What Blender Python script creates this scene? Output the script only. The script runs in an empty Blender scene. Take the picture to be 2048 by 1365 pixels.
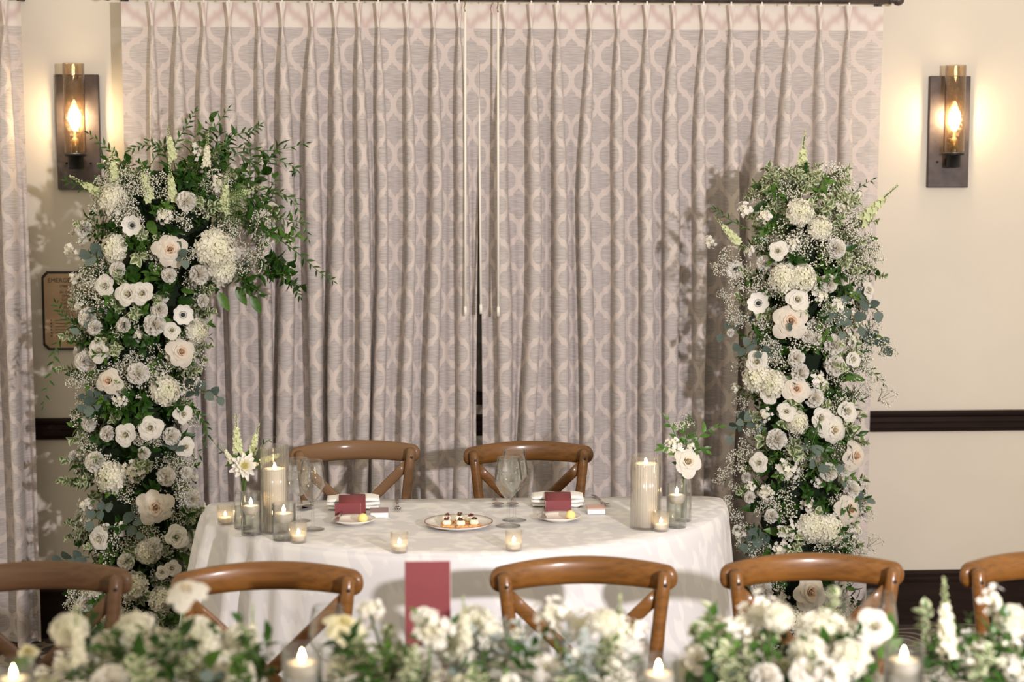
import bpy, math, random
from mathutils import Vector, Matrix, Euler
PI = math.pi
rnd = random.Random(11)
sc = bpy.context.scene
C = sc.collection

# ------------------------------------------------------------------ camera
cam_d = bpy.data.cameras.new('camera')
cam_d.sensor_width = 36.0
cam_d.sensor_fit = 'HORIZONTAL'
cam_d.lens = 58.8
cam_d.clip_start = 0.05
cam_d.dof.use_dof = True
cam_d.dof.focus_distance = 5.35
cam_d.dof.aperture_fstop = 2.7
cam = bpy.data.objects.new('camera', cam_d)
C.objects.link(cam)
cam.location = (0.0, -6.441, 1.78)
cam.rotation_euler = (math.radians(90 - 5.62), 0, math.radians(-3.5))
sc.camera = cam

# ------------------------------------------------------------------ world: the warm even light of the hall's own ceiling lamps
world = bpy.data.worlds.new('hall_light')
sc.world = world
world.use_nodes = True
bg = world.node_tree.nodes['Background']
bg.inputs['Color'].default_value = (1.0, 0.865, 0.655, 1)
bg.inputs['Strength'].default_value = 0.87

# ------------------------------------------------------------------ photographer's flash on a stand, right of the camera
fl_d = bpy.data.lights.new('flash', 'SPOT')
fl_d.energy = 870
fl_d.color = (1.0, 0.93, 0.935)
fl_d.shadow_soft_size = 0.06
fl_d.spot_size = math.radians(80)
fl_d.spot_blend = 1.0
fl = bpy.data.objects.new('flash', fl_d)
C.objects.link(fl)
fl.location = (1.8, -6.2, 1.95)
fl.rotation_euler = (Vector((0.45, 0.0, 1.75)) - fl.location).to_track_quat('-Z', 'Y').to_euler()

vs = sc.view_settings
vs.view_transform = 'Standard'
vs.look = 'None'
vs.gamma = 1.0
vs.use_curve_mapping = False
vs.exposure = 0.14
sc.cycles.transparent_max_bounces = 28
sc.cycles.max_bounces = 5
sc.cycles.diffuse_bounces = 2
sc.cycles.glossy_bounces = 2
sc.cycles.adaptive_threshold = 0.05
sc.cycles.use_denoising = True
sc.cycles.caustics_reflective = False
sc.cycles.caustics_refractive = False

# ------------------------------------------------------------------ mesh helpers
class MB:
    def __init__(s):
        s.v = []; s.f = []; s.m = []; s.s = []; s.uv = None
    def add(s, vs_, fs, m=0, M=None, smooth=True):
        o = len(s.v)
        s.v += [tuple(M @ Vector(p)) if M else tuple(p) for p in vs_]
        s.f += [tuple(i + o for i in f) for f in fs]
        s.m += [m] * len(fs); s.s += [smooth] * len(fs)
    def box(s, c, d, m=0, M=None, ch=0.0):
        hx, hy, hz = d[0] / 2, d[1] / 2, d[2] / 2
        if ch <= 0:
            vv = [(c[0] + a * hx, c[1] + b * hy, c[2] + e * hz) for a in (-1, 1) for b in (-1, 1) for e in (-1, 1)]
            s.add(vv, [(0, 1, 3, 2), (4, 6, 7, 5), (0, 4, 5, 1), (2, 3, 7, 6), (0, 2, 6, 4), (1, 5, 7, 3)], m, M, False)
            return
        ch = min(ch, hx * .9, hy * .9, hz * .9)
        vv = []; idx = {}
        for a in (-1, 1):
            for b in (-1, 1):
                for e in (-1, 1):
                    for k in range(3):
                        p = [hx - ch, hy - ch, hz - ch]; p[k] += ch
                        idx[(a, b, e, k)] = len(vv)
                        vv.append((c[0] + a * p[0], c[1] + b * p[1], c[2] + e * p[2]))
        fs = []
        for k in range(3):
            o1, o2 = [q for q in range(3) if q != k]
            for sg in (-1, 1):
                def g(p, q):
                    t = [0, 0, 0]; t[k] = sg; t[o1] = p; t[o2] = q
                    return idx[(t[0], t[1], t[2], k)]
                fs.append((g(-1, -1), g(1, -1), g(1, 1), g(-1, 1)))
        for k in range(3):
            o1, o2 = [q for q in range(3) if q != k]
            for p in (-1, 1):
                for q in (-1, 1):
                    def g(w, kk):
                        t = [0, 0, 0]; t[k] = w; t[o1] = p; t[o2] = q
                        return idx[(t[0], t[1], t[2], kk)]
                    fs.append((g(-1, o1), g(1, o1), g(1, o2), g(-1, o2)))
        for a in (-1, 1):
            for b in (-1, 1):
                for e in (-1, 1):
                    fs.append(tuple(idx[(a, b, e, k)] for k in range(3)))
        s.add(vv, fs, m, M, False)
    def lathe(s, prof, seg=24, m=0, M=None, smooth=True, cap0=False, cap1=False):
        vv = []; fs = []
        for r, z in prof:
            for i in range(seg):
                a = 2 * PI * i / seg
                vv.append((r * math.cos(a), r * math.sin(a), z))
        for k in range(len(prof) - 1):
            for i in range(seg):
                j = (i + 1) % seg
                fs.append((k * seg + i, k * seg + j, (k + 1) * seg + j, (k + 1) * seg + i))
        if cap0: fs.append(tuple(reversed(range(seg))))
        if cap1: fs.append(tuple(range((len(prof) - 1) * seg, len(prof) * seg)))
        s.add(vv, fs, m, M, smooth)
    def sweep(s, path, sect, m=0, M=None, scale=None, up=(0, 0, 1), caps=True, smooth=True):
        path = [Vector(p) for p in path]; n = len(sect); vv = []; fs = []; up = Vector(up)
        for i, p in enumerate(path):
            t = (path[min(i + 1, len(path) - 1)] - path[max(i - 1, 0)]).normalized()
            side = t.cross(up)
            if side.length < 1e-4: side = t.cross(Vector((0, 1, 0.01)))
            side.normalize(); u2 = side.cross(t).normalized()
            k = scale[i] if scale else 1.0
            if not isinstance(k, tuple): k = (k, k)
            for a, b in sect:
                vv.append(p + side * a * k[0] + u2 * b * k[1])
        for i in range(len(path) - 1):
            for j in range(n):
                q = (j + 1) % n
                fs.append((i * n + j, i * n + q, (i + 1) * n + q, (i + 1) * n + j))
        if caps:
            fs.append(tuple(reversed(range(n)))); fs.append(tuple(range((len(path) - 1) * n, len(path) * n)))
        s.add(vv, fs, m, M, smooth)
    def tube(s, path, r, seg=8, m=0, M=None, scale=None):
        s.sweep(path, [(r * math.cos(2 * PI * i / seg), r * math.sin(2 * PI * i / seg)) for i in range(seg)], m, M, scale)
    def ball(s, c, r, m=0, M=None, seg=12, rings=8, sz=1.0):
        prof = [(max(1e-5, r * math.sin(PI * k / rings)), -r * sz * math.cos(PI * k / rings)) for k in range(rings + 1)]
        T = Matrix.Translation(Vector(c))
        s.lathe(prof, seg, m, (M @ T) if M else T)
    def octa(s, c, r, m=0, M=None):
        x, y, z = c
        s.add([(x + r, y, z), (x - r, y, z), (x, y + r, z), (x, y - r, z), (x, y, z + r), (x, y, z - r)],
              [(0, 2, 4), (2, 1, 4), (1, 3, 4), (3, 0, 4), (2, 0, 5), (1, 2, 5), (3, 1, 5), (0, 3, 5)], m, M)
    def grid(s, fn, nu, nv, m=0, M=None, smooth=True, mf=None):
        vv = [fn(i / (nu - 1), j / (nv - 1)) for j in range(nv) for i in range(nu)]
        fs = []; ms = []
        for j in range(nv - 1):
            for i in range(nu - 1):
                fs.append((j * nu + i, j * nu + i + 1, (j + 1) * nu + i + 1, (j + 1) * nu + i))
                ms.append(mf(i, j) if mf else m)
        o = len(s.m)
        s.add(vv, fs, m, M, smooth)
        if mf: s.m[o:] = ms
    def mesh(s, name, mats):
        me = bpy.data.meshes.new(name)
        me.from_pydata(s.v, [], s.f)
        for mt in mats: me.materials.append(mt)
        me.polygons.foreach_set('material_index', s.m)
        me.polygons.foreach_set('use_smooth', s.s)
        me.update()
        return me
    def build(s, name, mats, parent=None, loc=None, rot=None):
        if not isinstance(mats, (list, tuple)): mats = [mats]
        return put(name, s.mesh(name, mats), parent, loc, rot)

def put(name, me, parent=None, loc=None, rot=None, scale=None):
    o = bpy.data.objects.new(name, me)
    C.objects.link(o)
    if parent: o.parent = parent
    if loc is not None: o.location = loc
    if rot is not None: o.rotation_euler = rot
    if scale is not None: o.scale = (scale,) * 3 if not isinstance(scale, tuple) else scale
    return o

def tag(o, label, cat, group=None, kind=None):
    o['label'] = label; o['category'] = cat
    if group: o['group'] = group
    if kind: o['kind'] = kind
    return o

def thing(name, label, cat, loc=(0, 0, 0), rz=0.0, group=None):
    o = bpy.data.objects.new(name, None)
    C.objects.link(o)
    o.empty_display_size = 0.05
    o.location = loc; o.rotation_euler = (0, 0, rz)
    return tag(o, label, cat, group)

def dup(root, loc, rz, label, group=None):
    def cp(o, par):
        c = o.copy(); C.objects.link(c); c.parent = par
        for ch in o.children: cp(ch, c)
        return c
    r = cp(root, None)
    r.location = loc; r.rotation_euler = (0, 0, rz); r['label'] = label
    if group: r['group'] = group
    return r

def struct(o):
    o['kind'] = 'structure'
    return o

# ------------------------------------------------------------------ materials
def new_mat(name):
    m = bpy.data.materials.new(name); m.use_nodes = True
    nt = m.node_tree
    return m, nt, nt.nodes['Principled BSDF']

class NX:
    """tiny node-expression helper"""
    def __init__(s, nt): s.nt = nt
    def _in(s, sock, v):
        if isinstance(v, (int, float)): sock.default_value = v
        elif isinstance(v, tuple): sock.default_value = v
        else: s.nt.links.new(v, sock)
    def math(s, op, a, b=0.0, c=0.0):
        n = s.nt.nodes.new('ShaderNodeMath'); n.operation = op
        s._in(n.inputs[0], a); s._in(n.inputs[1], b); s._in(n.inputs[2], c)
        return n.outputs[0]
    def mix(s, f, a, b):
        n = s.nt.nodes.new('ShaderNodeMix'); n.data_type = 'RGBA'
        s._in(n.inputs[0], f); s._in(n.inputs[6], a); s._in(n.inputs[7], b)
        return n.outputs[2]
    def smooth(s, x, a, b):
        n = s.nt.nodes.new('ShaderNodeMapRange'); n.interpolation_type = 'SMOOTHSTEP'
        s._in(n.inputs[0], x); n.inputs[1].default_value = a; n.inputs[2].default_value = b
        return n.outputs[0]
    def noise(s, vec, scale=5, detail=2, rough=0.5):
        n = s.nt.nodes.new('ShaderNodeTexNoise')
        if vec is not None: s.nt.links.new(vec, n.inputs['Vector'])
        n.inputs['Scale'].default_value = scale; n.inputs['Detail'].default_value = detail
        n.inputs['Roughness'].default_value = rough
        return n.outputs['Fac']
    def coord(s, kind='Object'):
        return s.nt.nodes.new('ShaderNodeTexCoord').outputs[kind]
    def mapping(s, vec, scale=(1, 1, 1), loc=(0, 0, 0)):
        n = s.nt.nodes.new('ShaderNodeMapping')
        s.nt.links.new(vec, n.inputs[0]); n.inputs['Scale'].default_value = scale; n.inputs['Location'].default_value = loc
        return n.outputs[0]
    def sep(s, vec):
        n = s.nt.nodes.new('ShaderNodeSeparateXYZ'); s.nt.links.new(vec, n.inputs[0]); return n.outputs
    def comb(s, x, y, z):
        n = s.nt.nodes.new('ShaderNodeCombineXYZ')
        s._in(n.inputs[0], x); s._in(n.inputs[1], y); s._in(n.inputs[2], z)
        return n.outputs[0]
    def bump(s, h, strength=0.3, dist=0.01):
        n = s.nt.nodes.new('ShaderNodeBump'); s.nt.links.new(h, n.inputs['Height'])
        n.inputs['Strength'].default_value = strength; n.inputs['Distance'].default_value = dist
        return n.outputs[0]
    def length(s, vec):
        n = s.nt.nodes.new('ShaderNodeVectorMath'); n.operation = 'LENGTH'; s.nt.links.new(vec, n.inputs[0]); return n.outputs['Value']

def c4(c): return (c[0], c[1], c[2], 1.0)

def plain(name, col, rough=0.6, metal=0.0, coat=0.0, var=0.12, scale=8, spec=0.5, sss=0.0, bump=0.0, stretch=(1, 1, 1)):
    m, nt, p = new_mat(name); x = NX(nt)
    n = x.noise(x.mapping(x.coord(), stretch), scale, 3)
    lo = tuple(max(0, q * (1 - var)) for q in col); hi = tuple(min(1, q * (1 + var)) for q in col)
    nt.links.new(x.mix(x.smooth(n, .3, .7), c4(lo), c4(hi)), p.inputs['Base Color'])
    p.inputs['Roughness'].default_value = rough; p.inputs['Metallic'].default_value = metal
    p.inputs['Coat Weight'].default_value = coat; p.inputs['Specular IOR Level'].default_value = spec
    if sss:
        p.inputs['Subsurface Weight'].default_value = sss
        p.inputs['Subsurface Radius'].default_value = (0.02, 0.012, 0.007)
        p.inputs['Subsurface Scale'].default_value = 1.0
    if bump: nt.links.new(x.bump(n, bump, 0.004), p.inputs['Normal'])
    return m

def petal_mat(name, inner, outer, r0, r1, rough=0.6, trans=0.32):
    m, nt, p = new_mat(name); x = NX(nt)
    co = x.coord('Object')
    s_ = x.sep(co)
    r = x.math('SQRT', x.math('ADD', x.math('MULTIPLY', s_[0], s_[0]), x.math('MULTIPLY', s_[1], s_[1])))
    n = x.noise(co, 9, 2)
    rr = x.math('ADD', r, x.math('MULTIPLY', x.math('SUBTRACT', n, .5), .08))
    col = x.mix(x.smooth(rr, r0, r1), c4(inner), c4(outer))
    nt.links.new(col, p.inputs['Base Color'])
    p.inputs['Roughness'].default_value = rough
    p.inputs['Specular IOR Level'].default_value = 0.25
    tr = nt.nodes.new('ShaderNodeBsdfTranslucent'); nt.links.new(col, tr.inputs[0])
    mx = nt.nodes.new('ShaderNodeMixShader'); mx.inputs[0].default_value = trans
    nt.links.new(p.outputs[0], mx.inputs[1]); nt.links.new(tr.outputs[0], mx.inputs[2])
    nt.links.new(mx.outputs[0], nt.nodes['Material Output'].inputs[0])
    return m

def leaf_mat(name, a, b, rough=0.45, trans=0.12, scale=6):
    m, nt, p = new_mat(name); x = NX(nt)
    p.inputs['Specular IOR Level'].default_value = .3
    n = x.noise(x.coord('Object'), scale, 2)
    inf = nt.nodes.new('ShaderNodeObjectInfo')
    f = x.math('ADD', x.math('MULTIPLY', n, .6), x.math('MULTIPLY', inf.outputs['Random'], .5))
    col = x.mix(x.smooth(f, .2, .9), c4(a), c4(b))
    nt.links.new(col, p.inputs['Base Color'])
    p.inputs['Roughness'].default_value = rough
    tr = nt.nodes.new('ShaderNodeBsdfTranslucent'); nt.links.new(col, tr.inputs[0])
    mx = nt.nodes.new('ShaderNodeMixShader'); mx.inputs[0].default_value = trans
    nt.links.new(p.outputs[0], mx.inputs[1]); nt.links.new(tr.outputs[0], mx.inputs[2])
    nt.links.new(mx.outputs[0], nt.nodes['Material Output'].inputs[0])
    return m

def wood_mat(name, dark, light, rough=0.28, coat=0.5, axis='X', grain=1.0, spec=.3):
    m, nt, p = new_mat(name); x = NX(nt)
    sc_ = {'X': (3, 60, 60), 'Y': (60, 3, 60), 'Z': (60, 60, 3)}[axis]
    co = x.coord('Object')
    g = x.noise(x.mapping(co, sc_), 1.6, 4, .6)
    b = x.noise(co, 4, 2)
    f = x.math('ADD', x.math('MULTIPLY', g, .6 * grain), x.math('MULTIPLY', b, .5))
    nt.links.new(x.mix(x.smooth(f, .3, .8), c4(dark), c4(light)), p.inputs['Base Color'])
    nt.links.new(x.math('ADD', x.math('MULTIPLY', g, .2 * grain), rough), p.inputs['Roughness'])
    p.inputs['Coat Weight'].default_value = coat; p.inputs['Coat Roughness'].default_value = 0.16
    p.inputs['Specular IOR Level'].default_value = spec
    nt.links.new(x.bump(g, .12 * grain, .002), p.inputs['Normal'])
    return m

def glass_mat(name, tint=(0.988, 0.992, 0.988), edge=(0.84, 0.86, 0.84), rough=0.02, ribs=None, seeds=0.0, ior=1.45, gain=1.0, milk=0.0):
    m, nt, p = new_mat(name); x = NX(nt)
    nt.nodes.remove(p)
    lw = nt.nodes.new('ShaderNodeLayerWeight'); lw.inputs[0].default_value = .5
    t = nt.nodes.new('ShaderNodeBsdfTransparent')
    g = nt.nodes.new('ShaderNodeBsdfGlossy'); g.inputs['Roughness'].default_value = rough
    nt.links.new(x.mix(x.smooth(lw.outputs['Facing'], .45, 1.0), c4(tint), c4(edge)), t.inputs[0])
    nrm = None
    if ribs:
        s_ = x.sep(x.coord('Object'))
        a = x.math('ARCTAN2', s_[1], s_[0])
        nrm = x.bump(x.math('SINE', x.math('MULTIPLY', a, float(ribs))), .35, .002)
    if seeds:
        nrm = x.bump(x.smooth(x.noise(x.coord('Object'), 220, 1), .55, .75), seeds, .003)
    if nrm is not None:
        for nn in (lw, g): nt.links.new(nrm, nn.inputs['Normal'])
    mx = nt.nodes.new('ShaderNodeMixShader')
    nt.links.new(x.math('MINIMUM', x.math('MULTIPLY', x.math('ADD', x.math('MULTIPLY', x.math('POWER', lw.outputs['Facing'], 3.2), .75), .045), gain), .9), mx.inputs[0])
    nt.links.new(t.outputs[0], mx.inputs[1]); nt.links.new(g.outputs[0], mx.inputs[2])
    out = mx.outputs[0]
    if milk:
        tl = nt.nodes.new('ShaderNodeBsdfTranslucent'); tl.inputs[0].default_value = (.95, .92, .86, 1)
        df = nt.nodes.new('ShaderNodeBsdfDiffuse'); df.inputs[0].default_value = (.90, .87, .80, 1)
        m1 = nt.nodes.new('ShaderNodeMixShader'); m1.inputs[0].default_value = .5
        nt.links.new(tl.outputs[0], m1.inputs[1]); nt.links.new(df.outputs[0], m1.inputs[2])
        m2 = nt.nodes.new('ShaderNodeMixShader'); m2.inputs[0].default_value = milk
        nt.links.new(out, m2.inputs[1]); nt.links.new(m1.outputs[0], m2.inputs[2]); out = m2.outputs[0]
    nt.links.new(out, nt.nodes['Material Output'].inputs[0])
    return m

def emit_mat(name, col, strength):
    m, nt, p = new_mat(name)
    p.inputs['Base Color'].default_value = c4(col)
    p.inputs['Emission Color'].default_value = c4(col); p.inputs['Emission Strength'].default_value = strength
    return m

def curtain_mat():
    m, nt, p = new_mat('trellis_sheer'); x = NX(nt)
    uv = nt.nodes.new('ShaderNodeUVMap'); uv.uv_map = 'fabric'
    s_ = x.sep(uv.outputs[0]); u, v = s_[0], s_[1]
    PX, PZ = .165, .186
    def foil(off):
        ax = x.math('PINGPONG', x.math('ADD', u, 10 * PX + off * PX / 2), PX / 2)
        az = x.math('PINGPONG', x.math('ADD', v, off * PZ / 2), PZ / 2)
        def circ(cx, cz, r):
            dx = x.math('SUBTRACT', ax, cx); dz = x.math('SUBTRACT', az, cz)
            return x.math('SUBTRACT', x.math('SQRT', x.math('ADD', x.math('MULTIPLY', dx, dx), x.math('MULTIPLY', dz, dz))), r)
        d = x.math('MINIMUM', circ(.034, 0.0, .034), circ(0.0, .027, .029))
        d = x.math('MINIMUM', d, circ(0.0, 0.0, .045))
        return x.math('MINIMUM', d, x.math('MULTIPLY', x.math('SUBTRACT', x.math('ADD', x.math('MULTIPLY', ax, 1.5), az), .066), .5))
    sd = x.math('MINIMUM', foil(0.0), foil(1.0))
    fill = x.smooth(x.math('MULTIPLY', sd, -1.0), -.0012, .0012)
    blur = x.smooth(x.math('MULTIPLY', sd, -1.0), -.012, .016)
    st = x.noise(x.comb(x.math('MULTIPLY', u, 14.0), x.math('MULTIPLY', v, 330.0), 0.0), 1.0, 3, .6)
    st2 = x.smooth(st, .38, .62)
    weave = x.noise(x.comb(x.math('MULTIPLY', u, 600.0), x.math('MULTIPLY', v, 60.0), 0.0), 1.0, 2)
    lat = x.mix(x.smooth(st, .3, .8), c4((.66, .575, .535)), c4((.73, .65, .61)))
    fil = x.mix(st2, c4((.49, .445, .44)), c4((.69, .63, .61)))
    body = x.mix(fill, lat, fil)
    body = x.mix(x.math('MULTIPLY', weave, .25), body, c4((.56, .50, .48)))
    head = x.mix(blur, c4((.62, .50, .475)), c4((.76, .70, .65)))
    hm = x.smooth(v, 2.3275, 2.3305)
    col = x.mix(hm, body, head)
    nt.links.new(col, p.inputs['Base Color'])
    p.inputs['Roughness'].default_value = .8
    p.inputs['Specular IOR Level'].default_value = .15
    nt.links.new(x.bump(st, .15, .002), p.inputs['Normal'])
    tl = nt.nodes.new('ShaderNodeBsdfTranslucent'); nt.links.new(col, tl.inputs[0])
    mx = nt.nodes.new('ShaderNodeMixShader'); mx.inputs[0].default_value = .15
    nt.links.new(p.outputs[0], mx.inputs[1]); nt.links.new(tl.outputs[0], mx.inputs[2])
    tp = nt.nodes.new('ShaderNodeBsdfTransparent')
    m2 = nt.nodes.new('ShaderNodeMixShader')
    op = x.math('MULTIPLY', x.math('MULTIPLY', fill, x.math('SUBTRACT', 1.0, hm)), .14)
    nt.links.new(op, m2.inputs[0]); nt.links.new(mx.outputs[0], m2.inputs[1]); nt.links.new(tp.outputs[0], m2.inputs[2])
    nt.links.new(m2.outputs[0], nt.nodes['Material Output'].inputs[0])
    return m

def cloth_mat():
    m, nt, p = new_mat('damask_cloth'); x = NX(nt)
    co = x.coord('Object')
    sx = x.sep(co); dg = x.comb(x.math('ADD', sx[0], x.math('MULTIPLY', sx[2], .5)), sx[1], x.math('SUBTRACT', x.math('MULTIPLY', sx[2], .8), x.math('MULTIPLY', sx[0], .3)))
    d = x.noise(x.mapping(dg, (1, 1, .45)), 26, 1.0, .4)
    band = x.smooth(d, .50, .57)
    nt.links.new(x.mix(band, c4((.66, .65, .672)), c4((.735, .72, .72))), p.inputs['Base Color'])
    nt.links.new(x.math('ADD', x.math('MULTIPLY', band, .25), .42), p.inputs['Roughness'])
    w = x.noise(co, 14, 3)
    nt.links.new(x.bump(w, .12, .01), p.inputs['Normal'])
    return m

def carpet_mat():
    m, nt, p = new_mat('scroll_carpet'); x = NX(nt)
    co = x.coord('Object')
    vn = nt.nodes.new('ShaderNodeTexVoronoi'); vn.inputs['Scale'].default_value = 4.2
    dn = x.noise(co, 3, 1)
    nt.links.new(x.comb(x.math('ADD', x.sep(co)[0], x.math('MULTIPLY', dn, .25)), x.math('ADD', x.sep(co)[1], x.math('MULTIPLY', dn, .18)), 0.0), vn.inputs['Vector'])
    w = x.math('SINE', x.math('MULTIPLY', vn.outputs['Distance'], 34.0))
    pat = x.smooth(w, .55, .7)
    pile = x.noise(co, 500, 2)
    base = x.mix(pat, c4((.055, .04, .035)), c4((.30, .24, .18)))
    nt.links.new(x.mix(x.math('MULTIPLY', pile, .35), base, c4((.03, .02, .02))), p.inputs['Base Color'])
    p.inputs['Roughness'].default_value = .95
    nt.links.new(x.bump(pile, .5, .004), p.inputs['Normal'])
    return m

M = {}
M['wall'] = plain('cream_plaster', (.62, .565, .485), .75, var=.02, scale=3, bump=.03)
M['carpet'] = carpet_mat()
M['darkwood'] = wood_mat('espresso_wood', (.010, .005, .004), (.024, .013, .010), .42, .0, 'X', spec=.12)
M['curtain'] = curtain_mat()
M['bronze'] = plain('dark_bronze', (.060, .045, .042), .48, .25, var=.2, scale=30)
M['black'] = plain('black_iron', (.012, .011, .010), .45, .3, var=.2, scale=30)
M['cloth'] = cloth_mat()
M['amber'] = glass_mat('amber_seeded_glass', (.93, .85, .73), (.60, .46, .30), .03, seeds=.35)
M['glass'] = glass_mat('clear_glass', gain=1.4)
M['ribbed'] = glass_mat('ribbed_glass', (.99, .985, .97), (.88, .86, .82), .03, ribs=36, milk=.03)
M['votive'] = glass_mat('frosted_votive_glass', (.99, .985, .965), (.90, .88, .83), .18, gain=.8, milk=.13)
M['water'] = glass_mat('water', (.992, .995, .990), (.93, .95, .92), .01, ior=1.33)
M['greenwater'] = glass_mat('vase_water', (.965, .975, .94), (.84, .87, .79), .01, ior=1.33)
M['wax'] = petal_mat('ivory_wax', (.90, .85, .76), (.90, .86, .79), .0, .05, .5, .35)
M['wick'] = plain('burnt_wick', (.02, .015, .01), .9)
M['flame'] = emit_mat('candle_flame', (1.0, .68, .34), 60)
M['bulb'] = emit_mat('lit_filament_bulb', (1.0, .87, .66), 170)
M['white_china'] = plain('cream_china', (.80, .76, .70), .18, coat=.6, var=.02)
M['brownrim'] = plain('brown_glaze_rim', (.30, .13, .06), .3, coat=.4, var=.4, scale=90)
M['silver'] = plain('polished_steel', (.52, .47, .43), .2, 1.0, var=.1)
M['burgundy'] = plain('burgundy_card', (.195, .034, .040), .6, var=.04)
M['cardedge'] = plain('pale_card_back', (.78, .66, .64), .6, var=.03)
M['mauve'] = plain('mauve_card', (.30, .20, .20), .5, var=.05)
M['blushcard'] = plain('blush_card', (.58, .38, .33), .5, var=.05)
M['paper'] = plain('white_paper', (.82, .80, .80), .6, var=.02)
M['linen'] = plain('white_linen', (.82, .81, .79), .8, var=.04, scale=20, bump=.1)
M['butter'] = plain('butter', (.86, .72, .27), .4, var=.05, sss=.2)
M['cracker'] = plain('toast', (.72, .36, .12), .7, var=.2, scale=120)
M['mousse'] = plain('whipped_cheese', (.85, .79, .64), .5, var=.04, scale=60)
M['beet'] = plain('candied_beet', (.10, .008, .012), .4, var=.4, scale=200)
M['herb'] = plain('micro_herb', (.10, .22, .03), .5, var=.3, scale=200)
M['rattan'] = plain('woven_rattan', (.45, .28, .13), .6, var=.3, scale=120, bump=.4)
M['plaque'] = plain('tan_plaque', (.42, .28, .16), .45, var=.08, scale=14)
M['plaque_ink'] = plain('plaque_lettering', (.055, .03, .018), .5, var=.05)
M['plaque_red'] = plain('plaque_red_mark', (.35, .05, .03), .5, var=.05)
M['wand'] = plain('ivory_wand', (.82, .78, .70), .4, var=.02)
M['clip'] = plain('clear_plastic_clip', (.66, .62, .58), .3, var=.04)
M['night'] = plain('night_pane', (.13, .115, .095), .7, var=.1, spec=.1)
M['brass'] = plain('antique_brass', (.35, .25, .12), .35, .9)
# foliage and petals
M['rose'] = petal_mat('blush_rose_petal', (.90, .70, .53), (.84, .78, .69), .03, .30, trans=.42)
M['rosew'] = petal_mat('white_rose_petal', (.88, .78, .60), (.86, .83, .76), .02, .30, trans=.42)
M['rosey'] = petal_mat('cream_rose_petal', (.84, .74, .38), (.86, .82, .60), .02, .40)
M['carn'] = petal_mat('white_carnation_petal', (.86, .82, .73), (.89, .87, .83), .02, .35, trans=.5)
M['lisi'] = petal_mat('ivory_lisianthus_petal', (.82, .80, .58), (.85, .82, .75), .02, .14, trans=.4)
M['anem'] = petal_mat('anemone_petal', (.74, .76, .62), (.87, .85, .81), .06, .22)
M['anemc'] = plain('anemone_black_centre', (.006, .007, .022), .5)
M['hydr'] = petal_mat('ivory_hydrangea_floret', (.82, .80, .62), (.86, .835, .73), .05, .45)
M['stock'] = petal_mat('white_stock_floret', (.84, .82, .66), (.86, .83, .78), .0, .4)
M['lime'] = petal_mat('lime_snapdragon_floret', (.70, .75, .46), (.82, .83, .64), .0, .4)
M['breath'] = petal_mat('babys_breath_blossom', (.84, .82, .70), (.88, .86, .77), .0, .5, trans=.2)
M['stem'] = leaf_mat('green_stem', (.06, .12, .02), (.12, .20, .05))
M['twig'] = leaf_mat('olive_twig', (.10, .12, .04), (.17, .18, .08))
M['leafd'] = leaf_mat('dark_green_leaf', (.011, .042, .005), (.036, .098, .012), .32)
M['leafm'] = leaf_mat('mid_green_leaf', (.030, .088, .010), (.090, .185, .028), .36)
M['euc'] = leaf_mat('grey_eucalyptus_leaf', (.055, .085, .070), (.125, .165, .140), .6)
M['dusty'] = leaf_mat('dusty_silver_leaf', (.34, .38, .36), (.48, .52, .49), .8)
M['pit'] = leaf_mat('pittosporum_leaf', (.085, .145, .06), (.17, .235, .10), .4)
M['pitedge'] = leaf_mat('cream_leaf_edge', (.50, .53, .33), (.60, .61, .42), .5)
M['gapshade'] = leaf_mat('gap_shade_green', (.004, .010, .003), (.010, .022, .006), .9, 0.0)  # near-black green paints the deep shade in gaps between blooms
W_ORANGE = wood_mat('honey_oak_polish', (.075, .029, .006), (.205, .085, .018), .26, .30)
W_WALNUT = wood_mat('walnut_polish', (.065, .027, .007), (.17, .073, .018), .28, .28)
W_GREY = wood_mat('worn_brown_oak', (.035, .017, .007), (.165, .088, .040), .38, .2, grain=2.2)
W_DULL = wood_mat('matt_brown_oak', (.055, .027, .012), (.115, .058, .026), .48, .10)

# ------------------------------------------------------------------ the room
b = MB(); b.box((0, .06, 1.6), (7.0, .12, 3.2)); struct(b.build('wall_back', M['wall']))
b = MB(); b.box((0, -3.6, -.05), (7.0, 7.44, .1)); struct(b.build('floor', M['carpet']))

def moulding(name, prof, x0, x1, mat):
    """a straight strip along the back wall; prof is (out from wall, z)"""
    b = MB(); n = len(prof)
    vv = [(x0, -o - .0005, z) for o, z in prof] + [(x1, -o - .0005, z) for o, z in prof]
    fs = [(i, i + 1, n + i + 1, n + i) for i in range(n - 1)] + [tuple(range(n)), tuple(reversed(range(n, 2 * n)))]
    b.add(vv, fs, 0, None, False)
    return struct(b.build(name, mat))
moulding('trim_1', [(0, .777), (.012, .777), (.014, .788), (.024, .794), (.026, .812), (.017, .818), (.017, .836), (.028, .842), (.031, .852), (.026, .860), (0, .860)], -3.4, 3.4, M['darkwood'])
bb = moulding('baseboard_back', [(0, 0), (.016, 0), (.016, .170), (.020, .172), (.022, .186), (.017, .192), (.019, .206), (.012, .216), (0, .217)], -3.4, 3.4, M['darkwood'])

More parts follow.
